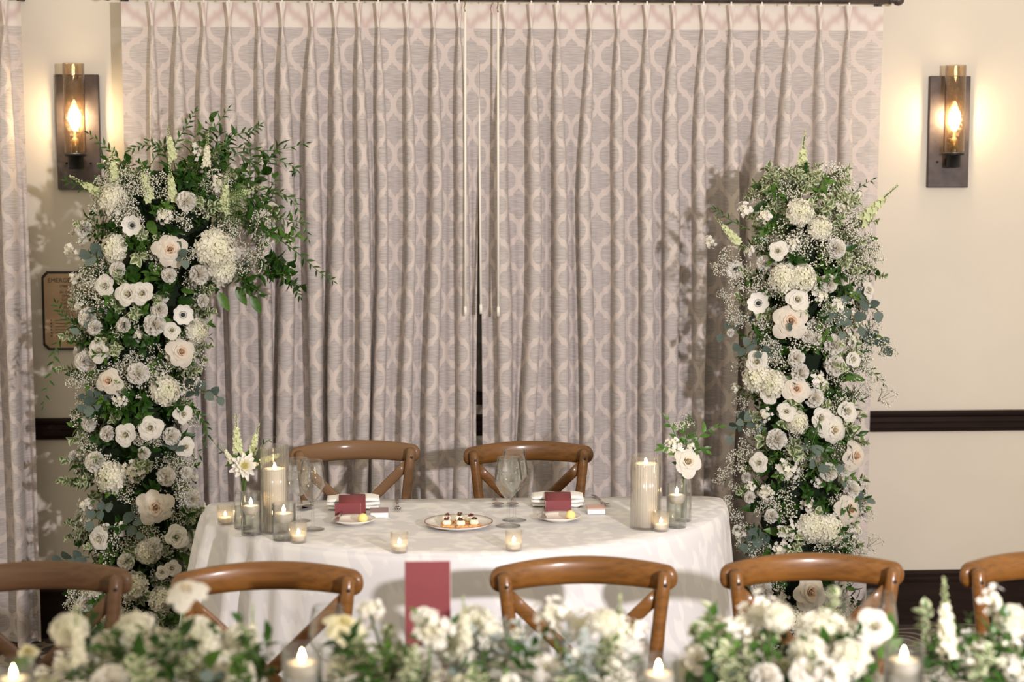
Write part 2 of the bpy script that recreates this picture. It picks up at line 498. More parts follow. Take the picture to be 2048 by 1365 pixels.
# a dark night window behind the drapes
def window(name, x0, x1, z0, z1, npan):
    b = MB(); w = .05
    b.box((x0 - w / 2, -.011, (z0 + z1) / 2), (w, .02, z1 - z0 + 2 * w)); b.box((x1 + w / 2, -.011, (z0 + z1) / 2), (w, .02, z1 - z0 + 2 * w))
    b.box(((x0 + x1) / 2, -.011, z0 - w / 2), (x1 - x0, .02, w)); b.box(((x0 + x1) / 2, -.011, z1 + w / 2), (x1 - x0, .02, w))
    fr = struct(b.build(name, M['darkwood']))
    for i in range(npan):
        a = x0 + (x1 - x0) * i / npan; e = x0 + (x1 - x0) * (i + 1) / npan
        b = MB(); b.box(((a + e) / 2, -.004, (z0 + z1) / 2), (e - a - .03, .006, z1 - z0)); b.build('pane', M['night'], fr)
        if i:
            b = MB(); b.box((a, -.009, (z0 + z1) / 2), (.03, .016, z1 - z0)); b.build('mullion', M['darkwood'], fr)
window('window_1', -.55, 1.35, .95, 2.3, 3)

# ------------------------------------------------------------------ curtains
ZT = 2.420; ZB = .02
def snoise(seed, z):
    return sum(math.sin(z * fq + seed * k * 1.7 + k) * am for k, (fq, am) in enumerate([(1.3, 1.0), (2.9, .5), (5.1, .22)], 1))

def curtain(name, label, x0, x1, pleats, y0, seed, widths=None, drift=.012, ledge=0.0, redge=0.0):
    r = random.Random(seed)
    hb = .055; cut = ZT - .097
    zs = [ZT, ZT - .02, ZT - .045, ZT - .07, ZT - .09, cut, cut - .02, cut - .045, cut - .08, cut - .12, cut - .17, cut - .23]
    z = cut - .30
    while z > ZB + .05: zs.append(z); z -= .065
    zs.append(ZB)
    RID = [(-1, 0), (-1.0, .30), (-.93, .62), (-.72, .88), (-.38, .99), (0, 1), (.38, .99), (.72, .88), (.93, .62), (1.0, .30), (1, 0)]
    pw = [(widths[i] if widths else r.uniform(.020, .031)) for i in range(len(pleats))]
    pd = [r.uniform(.058, .086) for _ in pleats]
    ph = [r.uniform(0, 50) for _ in pleats]
    nfl = 9
    cols = []; ucur = r.uniform(0, 1)
    bounds = [x0] + list(pleats) + [x1]
    # column description: (kind, index, t)
    for i in range(len(bounds) - 1):
        wid = bounds[i + 1] - bounds[i]
        for k in range(nfl + 1):
            cols.append(('f', i, k / nfl, ucur + wid * k / nfl))
        ucur += wid
        if i < len(pleats):
            for k in range(1, len(RID) - 1):
                cols.append(('r', i, k, ucur + .15 * k / (len(RID) - 1)))
            ucur += .15
    def ridge_c(i, z):
        dpt = max(0.0, cut - z)
        return pleats[i] + drift * min(1, dpt / .6) * snoise(ph[i], z) * .8
    def ridge_w(i, z):
        if z >= cut: return .0045 + (.0135 - .0045) * ((z - cut) / .097) ** 1.3
        d = (cut - z)
        return .0045 + (pw[i] - .0045) * (1 - math.exp(-d / .22)) + .004 * snoise(ph[i] + 9, z) * min(1, d)
    def ridge_d(i, z):
        if z >= cut: return .036 + .012 * (z - cut) / .097
        return .036 + (pd[i] - .036) * (1 - math.exp(-(cut - z) / .25))
    vv = []; uvs = []
    for z in zs:
        for kind, i, t, u in cols:
            if kind == 'f':
                a = x0 + ledge * min(1, (ZT - z) / 1.5) if i == 0 else ridge_c(i - 1, z) + ridge_w(i - 1, z)
                e = x1 + redge * min(1, (ZT - z) / 1.5) if i == len(pleats) else ridge_c(i, z) - ridge_w(i, z)
                x = a + (e - a) * t
                dpt = max(0, cut - z)
                bul = math.sin(PI * t)
                y = y0 + .008 * bul * (1 if z >= cut else 1) + min(1, dpt / .9) * (.010 * math.sin(2 * PI * t + ph[min(i, len(ph) - 1)] + z * .9) * bul)
            else:
                c, w, d = ridge_c(i, z), ridge_w(i, z), ridge_d(i, z)
                rx, ry = RID[t]
                lean = .006 * snoise(ph[i] + 4, z) * min(1, max(0, cut - z))
                if z > cut and 3 <= t <= 7: ry *= 1 - .45 * (1 - abs(t - 5) / 2.5) * (z - cut) / .097
                x = c + rx * w + lean * ry; y = y0 - ry * d
            vv.append((x, y, z)); uvs.append((u, z))
    n = len(cols); fs = []
    for j in range(len(zs) - 1):
        for i in range(n - 1):
            fs.append((j * n + i, (j + 1) * n + i, (j + 1) * n + i + 1, j * n + i + 1))
    b = MB(); b.add(vv, fs)
    root = thing(name, label, 'curtain', ((x0 + x1) / 2, y0, 0))
    o = b.build('drape_panel', M['curtain'], root)
    o.matrix_parent_inverse = Matrix.Translation(root.location).inverted()
    uvl = o.data.uv_layers.new(name='fabric')
    for lp in o.data.loops: uvl.data[lp.index].uv = uvs[lp.vertex_index]
    for px_ in pleats:
        b = MB(); b.box((px_, y0 - .030, ZT + .002), (.006, .005, .016), ch=.001)
        q = b.build('drape_hook', M['clip'], root); q.matrix_parent_inverse = o.matrix_parent_inverse
    return root
PL = [-0.937, -0.844, -0.747, -0.656, -0.548, -0.462, -0.354, -0.267, -0.182, -0.110, -0.003, 0.095, 0.188]
PR = [0.359, 0.456, 0.555, 0.677, 0.780, 0.888, 0.991, 1.101, 1.205, 1.321, 1.425, 1.544, 1.652]
curtain('drape', 'pleated trellis sheer drape left of the centre gap, behind left floral arch', -1.052, .2665, PL, -.137, 21, ledge=-.0, redge=-.018)
curtain('drape', 'pleated trellis sheer drape right of the centre gap, behind right floral column', .2635, 1.792, PR, -.131, 33, drift=.016, ledge=.010, redge=-.02)
curtain('drape', 'narrow strip of trellis sheer drape at far left edge beside the plaque', -2.05, -1.415, [-1.97, -1.88, -1.78, -1.68, -1.575, -1.468], -.135, 47, ledge=0, redge=.01)

def rod(x0, x1, label, ends):
    root = thing('curtain_rod', label, 'curtain rod', ((x0 + x1) / 2, -.145, 2.442))
    L = (x1 - x0) / 2
    b = MB(); b.tube([(-L, 0, 0), (-L * .5, 0, 0), (L * .5, 0, 0), (L, 0, 0)], .015, 16); b.build('pole', M['bronze'], root)
    for e in ends:
        b = MB(); b.lathe([(.001, -.022), (.010, -.020), (.0185, -.011), (.021, 0), (.0185, .011), (.010, .020), (.012, .024), (.016, .028), (.016, .036), (.0005, .036)], 18)
        f = b.build('finial', M['bronze'], root, (e * (L + .028), 0, 0), (0, -e * PI / 2, 0))
        b = MB(); b.box((e * (L - .01), .073, -.002), (.014, .135, .014), ch=.003); b.box((e * (L - .01), .139, .004), (.03, .008, .030), ch=.002)
        b.build('bracket', M['bronze'], root)
rod(-1.07, 1.815, 'dark bronze curtain rod with ball finials above the centre drapes', (-1, 1))
rod(-2.1, -1.432, 'dark bronze curtain rod end above the far left drape strip', (1,))
for x, zb, dx, lb, ytop in ((.206, 1.263, .003, 'ivory drapery wand, leftmost of the three in the centre gap', -.205), (.2640, 1.270, -.001, 'ivory drapery wand leaning in the dark centre gap, middle of the three', -.10), (.329, 1.261, .001, 'ivory drapery wand, rightmost of the three by the centre gap', -.205)):
    root = thing('drapery_wand', lb, 'curtain wand', (x, -.225, zb), 0, 'drapery wands')
    b = MB(); b.tube([(0, 0, .03), (dx * .5, (ytop + .225) * .68, .6), (dx, ytop + .225, 1.12)], .0042, 8); b.build('rod', M['wand'], root)
    b = MB(); b.tube([(0, 0, 0), (0, 0, .034)], .0056, 8); b.build('grip', M['wand'], root)
    b = MB(); b.tube([(dx, ytop + .225, 1.12), (dx - .004, ytop + .225, 1.135), (dx, ytop + .227, 1.15), (dx, ytop + .235, 1.158)], .0022, 6); b.build('hook', M['brass'], root)

# ------------------------------------------------------------------ wall sconces
def sconce(x, z, label):
    root = thing('wall_sconce', label, 'wall lamp', (x, 0, z), 0, 'bronze wall sconces')
    b = MB(); b.box((0, -.0125, 0), (.160, .023, .430), ch=.002); b.build('back_plate', M['bronze'], root)
    b = MB(); b.box((0, -.05, -.112), (.030, .06, .028), ch=.003); b.build('bracket_arm', M['black'], root)
    b = MB(); b.lathe([(.001, -.138), (.026, -.138), (.028, -.135), (.028, -.092), (.041, -.090), (.041, -.082), (.030, -.080), (.001, -.080)], 28, 0, Matrix.Translation((0, -.083, 0))); b.build('cup', M['black'], root)
    b = MB(); b.lathe([(.001, -.080), (.014, -.080), (.014, -.03), (.009, -.024), (.0055, -.02), (.0055, .02), (.001, .02)], 16, 0, Matrix.Translation((0, -.083, 0))); b.build('socket', M['brass'], root)
    b = MB(); b.lathe([(.001, .018), (.008, .020), (.016, .032), (.0215, .046), (.0225, .058), (.019, .072), (.011, .084), (.004, .092), (.0008, .094)], 20, 0, Matrix.Translation((0, -.083, 0))); b.build('bulb', M['bulb'], root)
    b = MB(); b.lathe([(.0365, -.079), (.0395, -.076), (.0395, .252), (.0370, .252), (.0370, -.076)], 40, 0, Matrix.Translation((0, -.083, 0))); b.build('glass_tube', M['amber'], root)
    for s_ in (-1, 1):
        b = MB(); b.ball((s_ * .045, -.026, -.115), .005, seg=10, rings=6); b.build('screw', M['black'], root)
sconce(-1.241, 1.946, 'bronze sconce with amber glass tube beside the left floral arch')
sconce(2.091, 1.952, 'bronze sconce with amber glass tube on the bare right wall')

# ------------------------------------------------------------------ evacuation plaque
def text_mesh(body, size, align='CENTER'):
    cu = bpy.data.curves.new('lettering', 'FONT'); cu.body = body; cu.size = size; cu.align_x = align; cu.extrude = .0004; cu.resolution_u = 3
    ob = bpy.data.objects.new('tmp', cu); C.objects.link(ob)
    dg = bpy.context.evaluated_depsgraph_get()
    me = bpy.data.meshes.new_from_object(ob.evaluated_get(dg))
    bpy.data.objects.remove(ob); bpy.data.curves.remove(cu)
    me.materials.clear(); return me
pq = thing('wall_plaque', 'tan emergency exit plaque with dark notched frame behind left floral arch', 'sign', (-1.276, 0, 1.272))
W2, H2, n_ = .118, .150, .02
def notch(w, h, n): return [(-w + n, -h), (w - n, -h), (w, -h + n), (w, h - n), (w - n, h), (-w + n, h), (-w, h - n), (-w, -h + n)]
def plate(b, pts, y0, y1):
    n = len(pts); b.add([(x, y0, z) for x, z in pts] + [(x, y1, z) for x, z in pts], [tuple(range(n)), tuple(reversed(range(n, 2 * n)))] + [(i, n + i, n + (i + 1) % n, (i + 1) % n) for i in range(n)], 0, None, False)
b = MB(); plate(b, notch(W2, H2, n_), -.012, -.001); b.build('frame', M['black'], pq)
b = MB(); plate(b, notch(W2 - .009, H2 - .009, n_ - .003), -.0145, -.011); b.build('board', M['plaque'], pq)
for body, z, size in (('EMERGENCY EXIT', .108, .0235), ('27880 EL CAMINO', .090, .0125), ('IN CASE OF AN', .066, .0145), ('EMERGENCY', .0515, .0145), ('DO NOT USE', .037, .0145), ('THE ELEVATOR', .0225, .0145), ('PLEASE USE', .008, .0145), ('EVACUATION', -.0065, .0145), ('EXITS & STAIRS', -.021, .0145), ('911', -.118, .020)):
    me = text_mesh(body, size); me.materials.append(M['plaque_ink'])
    put('lettering', me, pq, (0, -.0150, z), (PI / 2, 0, 0))
for i in range(6):
    zz = -.036 - .012 * i
    b = MB(); b.box((-.085, -.0148, zz), (.006, .0008, .006)); b.build('symbol', M['plaque_red'] if i == 0 else M['plaque_ink'], pq)
    b = MB(); b.box((-.035, -.0147, zz), (.07, .0004, .0022)); b.build('printed_line', M['plaque_ink'], pq)

# ------------------------------------------------------------------ cross-back chairs
def rsec(w, h, n=14, p=2.6):
    out = []
    for i in range(n):
        a = 2 * PI * i / n; ca, sa = math.cos(a), math.sin(a)
        out.append((w / 2 * math.copysign(abs(ca) ** (2 / p), ca), h / 2 * math.copysign(abs(sa) ** (2 / p), sa)))
    return out
def make_chair(label, wood, loc, rz):
    t = thing('cross_back_chair', label, 'chair', loc, rz, 'cross-back wooden chairs')
    # bowed top rail
    pts = []; scl = []
    N = 33
    for i in range(N):
        u = -1 + 2 * i / (N - 1); x = .220 * math.sin(u * PI / 2 * .98) / math.sin(PI / 2 * .98)
        pts.append((x, .236 + .052 * (1 - (x / .19) ** 2), (.8325) + .010 * (1 - (x / .22) ** 2)))
        e = max(0, (abs(x) - .196) / .0245)
        k = math.sqrt(max(.02, 1 - e * e))
        scl.append((k, k * (1 - .10 * (x / .22) ** 2)))
    b = MB(); b.sweep(pts, rsec(.034, .068), 0, None, scl); b.build('top_rail', wood, t)
    for s_ in (-1, 1):
        path = [(s_ * .190, .196, .857), (s_ * .189, .197, .851), (s_ * .183, .199, .80), (s_ * .172, .196, .70), (s_ * .163, .190, .60), (s_ * .165, .190, .50), (s_ * .172, .195, .42), (s_ * .182, .210, .25), (s_ * .195, .232, 0)]
        b = MB(); b.tube(path, .0165, 14, 0, None, [.55, .95, 1, 1.02, 1.02, 1.05, 1.05, .95, .8]); b.build('back_leg', wood, t)
        b = MB(); b.lathe([(.0042, -.001), (.0042, .0015), (.002, .0015)], 10, 0, Matrix.Translation((s_ * .186 + .002, .181, .828)) @ Matrix.Rotation(PI / 2, 4, 'X'), cap1=True); b.build('bolt', M['black'], t)
        # bent cross strip
        q = []
        for i in range(13):
            u = i / 12
            q.append((s_ * (.178 - .335 * u), .205 - .02 * u + .022 * math.sin(PI * u) + s_ * .006, .802 - .335 * u))
        b = MB(); b.sweep(q, rsec(.011, .034, 10, 3), 0, None, None, up=(s_, 0, -1)); b.build('cross_strip', wood, t)
        b = MB(); b.tube([(s_ * .178, -.178, .44), (s_ * .184, -.186, .25), (s_ * .192, -.196, 0)], .0165, 12, 0, None, [1.1, 1, .78]); b.build('front_leg', wood, t)
        b = MB(); b.tube([(s_ * .186, -.188, .20), (s_ * .183, .212, .22)], .0095, 8); b.build('stretcher', wood, t)
    b = MB(); b.tube([(-.184, -.186, .26), (.184, -.186, .26)], .0095, 8); b.build('stretcher', wood, t)
    # seat frame and woven panel
    def outl(k, n=40):
        o = []
        for i in range(n):
            a = 2 * PI * i / n; ca, sa = math.cos(a), math.sin(a)
            x = .215 * k * math.copysign(abs(ca) ** .55, ca); y = .205 * k * math.copysign(abs(sa) ** .55, sa)
            o.append((x * (1 - .14 * (y / .205)), y))
        return o
    o1 = outl(1.0); n = len(o1); o2 = outl(.82)
    vv = [(x, y, .428) for x, y in o1] + [(x * 1.015, y * 1.015, .442) for x, y in o1] + [(x, y, .458) for x, y in o1] + [(x, y, .460) for x, y in o2] + [(x, y, .430) for x, y in o2]
    fs = []
    for k in range(5):
        for i in range(n):
            j = (i + 1) % n; k2 = (k + 1) % 5
            fs.append((k * n + i, k * n + j, k2 * n + j, k2 * n + i))
    b = MB(); b.add(vv, fs); b.build('seat_frame', wood, t)
    b = MB(); o3 = outl(.84); o4 = outl(.45)
    vv = [(x, y, .452) for x, y in o3] + [(x, y, .447) for x, y in o4]
    b.add(vv, [(i, (i + 1) % n, n + (i + 1) % n, n + i) for i in range(n)] + [tuple(range(n, 2 * n))]); b.build('seat_panel', M['rattan'], t)
    return t
make_chair('worn brown cross-back chair behind sweetheart table, left of the pair', W_GREY, (-.166, -1.005, 0), math.radians(6))
make_chair('polished walnut cross-back chair behind sweetheart table, right of the pair', W_WALNUT, (.407, -1.06, 0), math.radians(2))
make_chair('matt brown cross-back chair cut by left edge, in front of floral arch', W_DULL, (-.862, -2.79, 0), math.radians(3))
make_chair('honey brown cross-back chair before the left side of sweetheart table', W_ORANGE, (-.330, -2.825, 0), math.radians(1))
make_chair('honey brown cross-back chair before the middle of sweetheart table, beside burgundy card', W_ORANGE, (.401, -2.815, 0), math.radians(-1))
make_chair('honey brown cross-back chair in front of right floral column', W_ORANGE, (.950, -2.815, 0), math.radians(0))
make_chair('honey brown cross-back chair cut by right edge, by the carpet', W_ORANGE, (1.530, -2.83, 0), math.radians(2))

# ------------------------------------------------------------------ half-round sweetheart table with damask cloth
TX, TY, TR = .178, -1.150, .828
tb = thing('sweetheart_table', 'half-round sweetheart table hidden under white damask cloth', 'table', (TX, TY, 0))
b = MB(); n = 40
pts = [(TR * .985 * math.cos(PI + PI * i / n), TR * .985 * math.sin(PI + PI * i / n)) for i in range(n + 1)]
m_ = len(pts)
b.add([(x, y - .006, .718) for x, y in pts] + [(x, y - .006, .745) for x, y in pts], [tuple(reversed(range(m_))), tuple(range(m_, 2 * m_))] + [(i, (i + 1) % m_, m_ + (i + 1) % m_, m_ + i) for i in range(m_)], 0, None, False)
b.build('table_top', W_DULL, tb)
for x, y in ((-.6, -.1), (.6, -.1), (-.3, -.55), (.3, -.55)):
    b = MB(); b.tube([(x, y, 0), (x, y, .718)], .018, 10); b.build('leg', M['black'], tb)

def cloth(name, label, outline, loc, ztop, drop, fold, mat, sub=6, dropf=None):
    """outline: closed list of (x, y, nx, ny, s) ; fold(s, d) gives the outward offset at depth d (0..1)"""
    n = len(outline); vv = []; fs = []
    cx = sum(p[0] for p in outline) / n; cy = sum(p[1] for p in outline) / n
    ks = [i / sub for i in range(1, sub + 1)]
    vv.append((cx, cy, ztop))
    for k in ks:
        for x, y, nx, ny, s_ in outline:
            vv.append((cx + (x - cx) * k * .992, cy + (y - cy) * k * .992, ztop))
    rows = [(.004, .0025), (.009, .009)] + [(.010, .02 + (drop - .02) * (i / 16) ** 1.1) for i in range(17)]
    for off, dz in rows:
        for x, y, nx, ny, s_ in outline:
            d = dz / drop
            o = off - .008 + (fold(s_, d) if dz > .015 else 0)
            vv.append((x + nx * o, y + ny * o, ztop - dz * (dropf(s_) if dropf and dz > .015 else 1)))
    R = len(ks) + len(rows)
    for i in range(n): fs.append((0, 1 + i, 1 + (i + 1) % n))
    for k in range(R - 1):
        for i in range(n):
            j = (i + 1) % n
            fs.append((1 + k * n + i, 1 + (k + 1) * n + i, 1 + (k + 1) * n + j, 1 + k * n + j))
    b = MB(); b.add(vv, fs)
    o = b.build(name, mat, None, loc)
    return tag(o, label, 'tablecloth')

def half_round():
    out = []
    R = TR; rc = .07
    # front arc from left end to right end, then back edge
    na = 150
    for i in range(na + 1):
        a = PI + PI * i / na
        out.append((R * math.cos(a), R * math.sin(a) * 1.0 - .0))
    for i in range(1, 40):
        out.append((R - 2 * R * i / 40, .0))
    # soften the two back corners
    sm = out[:]
    for _ in range(10):
        sm = [((sm[i - 1][0] + 2 * sm[i][0] + sm[(i + 1) % len(sm)][0]) / 4, (sm[i - 1][1] + 2 * sm[i][1] + sm[(i + 1) % len(sm)][1]) / 4) for i in range(len(sm))]
    res = []; s_ = 0; n = len(sm)
    for i in range(n):
        ax, ay = sm[i - 1]; ex, ey = sm[(i + 1) % n]
        tx, ty = ex - ax, ey - ay; L = math.hypot(tx, ty)
        res.append((sm[i][0], sm[i][1], ty / L, -tx / L, s_)); s_ += math.hypot(ex - sm[i][0], ey - sm[i][1])
    return res
def fold1(s_, d):
    # s: 0 at the left end, ~1.3 at front centre, 2.6 at right end
    w = math.exp(-((s_ - .28) / .30) ** 2)
    w2 = math.exp(-((s_ - 2.45) / .16) ** 2)
    base = .055 * d ** .8
    f = w * (.10 * d ** .55) * math.sin(s_ * 46 + 2 * math.sin(s_ * 9)) + w2 * .03 * d * math.sin(s_ * 26 + 1)
    f += .014 * d * math.sin(s_ * 9 + 1.5) + .006 * d * math.sin(s_ * 23)
    if s_ > 2.62: base *= .35
    return max(0.004 * d, base + f)
cloth('tablecloth', 'white damask tablecloth hanging to the floor over half-round sweetheart table', half_round(), (TX, TY, 0), .752, .745, fold1, M['cloth'], dropf=lambda s_: 1 - .74 * min(1, max(0, (s_ - 2.60) / .12)) * min(1, max(0, (4.26 - s_) / .12)))

# ------------------------------------------------------------------ long guest table in the foreground
ft = thing('guest_table', 'long guest table under white cloth in the blurred foreground', 'table', (.2, -3.56, 0))
b = MB(); b.box((0, 0, .732), (3.2, .88, .028), ch=.004); b.build('table_top', W_DULL, ft)
for x in (-1.4, 0, 1.4):
    for y in (-.36, .36):
        b = MB(); b.tube([(x, y, 0), (x, y, .718)], .02, 8); b.build('leg', M['black'], ft)
def rect_outline(hx, hy, r, step=.035):
    pts = []
    for cx, cy, a0 in ((hx - r, -hy + r, -PI / 2), (hx - r, hy - r, 0), (-hx + r, hy - r, PI / 2), (-hx + r, -hy + r, PI)):
        for i in range(6):
            a = a0 + PI / 2 * i / 5; pts.append((cx + r * math.cos(a), cy + r * math.sin(a), math.cos(a), math.sin(a)))
    out = []; s_ = 0
    for i, p in enumerate(pts):
        q = pts[(i + 1) % len(pts)]; L = math.hypot(q[0] - p[0], q[1] - p[1]); k = max(1, int(L / step))
        for j in range(k):
            u = j / k; out.append((p[0] + (q[0] - p[0]) * u, p[1] + (q[1] - p[1]) * u, p[2] + (q[2] - p[2]) * u, p[3] + (q[3] - p[3]) * u, s_ + L * u))
        s_ += L
    return out
cloth('tablecloth', 'white tablecloth over the long foreground guest table', rect_outline(1.612, .452, .05), (.2, -3.56, 0), .7515, .33, lambda s_, d: .012 * d + .008 * d * math.sin(s_ * 17), M['cloth'], sub=3)

# ------------------------------------------------------------------ candles and glassware on the sweetheart table
ZC = .7530
def flame(parent, z, h=.020, r=.0045, x=0, y=0):
    b = MB(); b.lathe([(.0005, 0), (r * .75, h * .15), (r, h * .32), (r * .8, h * .55), (r * .38, h * .8), (.0003, h)], 12, 0, Matrix.Translation((x, y, z + .004))); b.build('flame', M['flame'], parent)
    b = MB(); b.tube([(x, y, z - .002), (x + .0006, y, z + .007)], .0008, 6); b.build('wick', M['wick'], parent)

def votive(x, y, label, k=1.0):
    t = thing('votive_candle', label, 'candle', (x, y, ZC), rnd.uniform(0, 6), 'votive candles on the sweetheart table')
    b = MB(); b.lathe([(.0005, 0), (.0205, 0), (.0225, .002), (.0245, .056), (.0232, .0565), (.0208, .006), (.0005, .005)], 28); b.build('glass_cup', M['votive'], t)
    b = MB(); b.lathe([(.0005, .007), (.0185, .007), (.0187, .0195), (.017, .0205), (.0005, .0198)], 24); b.build('tealight_wax', M['wax'], t)
    flame(t, .0195, .016, .0042)
for x, y, lb in ((-.551, -1.509, 'small lit votive candle at the left edge of sweetheart table'), (-.318, -1.775, 'small lit votive candle in front of left floating candles'), (-.033, -1.919, 'small lit votive candle at table front, left of the canape plate'), (.282, -1.914, 'small lit votive candle at table front, right of the canape plate'), (.725, -1.685, 'small lit votive candle beside right pillar candle')):
    votive(x, y, lb)

def hurricane(x, y, h, r, cr, ch, label):
    t = thing('pillar_candle', label, 'candle', (x, y, ZC), 0, 'pillar candles in ribbed glass')
    b = MB(); b.lathe([(.0005, 0), (r, 0), (r, h), (r - .0025, h), (r - .0025, .005), (.0005, .005)], 72); b.build('ribbed_cylinder', M['ribbed'], t)
    b = MB(); b.lathe([(.0005, .006), (cr, .006), (cr, ch - .003), (cr - .003, ch + .001), (cr * .8, ch - .002), (cr * .4, ch - .008), (.0005, ch - .009)], 40); b.build('wax_pillar', M['wax'], t)
    flame(t, ch - .008, .022, .0055)
hurricane(-.394, -1.624, .252, .0415, .0335, .185, 'tall white pillar candle in ribbed glass, left end of sweetheart table')
hurricane(.687, -1.634, .215, .0455, .0375, .190, 'tall white pillar candle in ribbed glass, right end of sweetheart table')

def floating(x, y, h, r, wl, label, grp='floating candles in short cylinders', wm='water', z=ZC):
    t = thing('floating_candle', label, 'candle', (x, y, z), 0, grp)
    b = MB(); b.lathe([(.0005, 0), (r - .001, 0), (r, .002), (r, h), (r - .002, h), (r - .002, .006), (.0005, .006)], 40); b.build('glass_cylinder', M['glass'], t)
    b = MB(); b.lathe([(.0005, .0065), (r - .0025, .0065), (r - .0025, wl), (.0005, wl)], 36); b.build('water', M[wm], t)
    c = r - .004
    b = MB(); b.lathe([(.0005, wl - .012), (c * .72, wl - .011), (c * .93, wl - .002), (c, wl + .008), (c * .97, wl + .013), (c * .85, wl + .0145), (.0005, wl + .012)], 36); b.build('wax_disc', M['wax'], t)
    flame(t, wl + .012, .022, .005)
    return t
floating(-.460, -1.661, .124, .0295, .070, 'floating candle in short glass cylinder beside left bud vase')
floating(-.361, -1.734, .104, .0335, .062, 'wider floating candle in glass before the left pillar candle')
floating(.779, -1.633, .127, .0295, .082, 'floating candle in glass cylinder in front of right bud vase', wm='greenwater')

def wine_glass(x, y, h, label, grp='stemware on sweetheart table', k=1.0, fill=False, z=ZC):
    t = thing('wine_glass', label, 'glass', (x, y, z), 0, grp)
    b = MB(); b.lathe([(.0005, 0), (.034 * k, 0), (.0345 * k, .0015), (.020 * k, .004), (.006 * k, .008), (.0042, .014), (.0040, h * .40), (.0005, h * .40)], 36); b.build('stem_and_foot', M['glass'], t)
    z0 = h * .40; H = h - z0
    pr = [(.0005, z0), (.010 * k, z0 + .002), (.022 * k, z0 + .14 * H), (.034 * k, z0 + .32 * H), (.0395 * k, z0 + .42 * H), (.0385 * k, z0 + .55 * H), (.034 * k, z0 + .80 * H), (.030 * k, h)]
    inn = [(max(.0005, r - .0012), z + .0015 if i < 2 else z) for i, (r, z) in enumerate(pr)]
    b = MB(); b.lathe(pr + list(reversed(inn)), 44); b.build('bowl', M['glass'], t)
    if fill:
        lv = z0 + .62 * H
        b = MB(); b.lathe([(.0005, z0 + .004), (.019 * k, z0 + .14 * H), (.0325 * k, z0 + .32 * H), (.0378 * k, z0 + .42 * H), (.0360 * k, lv), (.0005, lv)], 40); b.build('water', M['water'], t)
    return t
wine_glass(-.287, -1.603, .204, 'empty wine glass nearest the left burgundy card', k=.98)
wine_glass(-.335, -1.480, .190, 'water goblet right behind the left pillar candle', k=1.0, fill=True)
wine_glass(.286, -1.589, .205, 'clear wine glass right of the canape plate, front of two', k=1.05, fill=True)
wine_glass(.309, -1.505, .213, 'clear wine glass right of the canape plate, rear of two', k=1.05)

# ------------------------------------------------------------------ place settings
def bread_plate(x, y, label):
    t = thing('bread_plate', label, 'plate', (x, y, ZC), 0, 'bread plates')
    b = MB(); b.lathe([(.0005, 0), (.038, 0), (.040, .003), (.058, .009), (.0665, .0145), (.066, .0158), (.056, .0115), (.040, .0062), (.0005, .0055)], 48); b.build('dish', M['white_china'], t)
bread_plate(-.172, -1.525, 'small white bread plate with butter before left burgundy card')
bread_plate(.442, -1.519, 'small white bread plate with butter before right burgundy card')
for x, y, lb in ((-.143, -1.540, 'round yellow butter ball on the left bread plate'), (.476, -1.534, 'round yellow butter ball on the right bread plate')):
    b = MB(); b.lathe([(.0005, 0), (.008, .0005), (.0135, .005), (.015, .012), (.0125, .020), (.007, .0255), (.0005, .027)], 20)
    tag(b.build('butter_ball', M['butter'], None, (x, y, ZC + .0062)), lb, 'butter', 'butter balls')

def knife(x, y, rz, label, group):
    t = thing('butter_knife', label, 'knife', (x, y, ZC), rz, group)
    b = MB()
    out = [(-.004, 0), (-.006, .02), (-.009, .035), (-.010, .055), (-.006, .068), (0, .072), (.006, .066), (.0075, .05), (.005, .02), (.003, 0)]
    n = len(out)
    b.add([(u, -v, .0178) for u, v in out] + [(u, -v, .0166) for u, v in out], [tuple(reversed(range(n))), tuple(range(n, 2 * n))] + [(i, (i + 1) % n, n + (i + 1) % n, n + i) for i in range(n)], 0, None, False)
    b.build('blade', M['silver'], t)
    b = MB(); b.sweep([(0, .0, .0172), (0, .05, .0175), (0, .095, .0165)], rsec(.009, .005, 8, 2), 0, None, [.8, 1, 1.1]); b.build('handle', M['silver'], t)
knife(-.216, -1.512, math.radians(-4), 'silver butter knife lying across the left bread plate', 'butter knives')
knife(.398, -1.505, math.radians(-4), 'silver butter knife lying across the right bread plate', 'butter knives')

def napkin(x, y, rz, label, seed):
    r = random.Random(seed)
    t = thing('folded_napkin', label, 'napkin', (x, y, ZC), rz, 'folded napkins')
    for k, (w, d, z0, h) in enumerate(((.158, .092, 0, .013), (.164, .096, .0125, .012), (.160, .090, .024, .012))):
        b = MB()
        path = [(-w / 2 + w * i / 14, 0, z0 + h / 2 + .0015 * math.sin(i * .9 + k * 2)) for i in range(15)]
        sc2 = [(1 - .10 * abs(i / 7 - 1) ** 3 + .02 * math.sin(i + k), (.62 if i in (0, 14) else .9 if i in (1, 13) else 1.0) * (1 + .06 * math.sin(i * 1.7 + k))) for i in range(15)]
        b.sweep(path, rsec(d, h * 1.12, 20, 3.2), 0, None, sc2); b.build('fold', M['linen'], t)
napkin(-.180, -1.285, math.radians(2), 'white folded napkin under left burgundy menu card', 1)
napkin(.458, -1.280, math.radians(-3), 'white folded napkin under right burgundy menu card', 2)

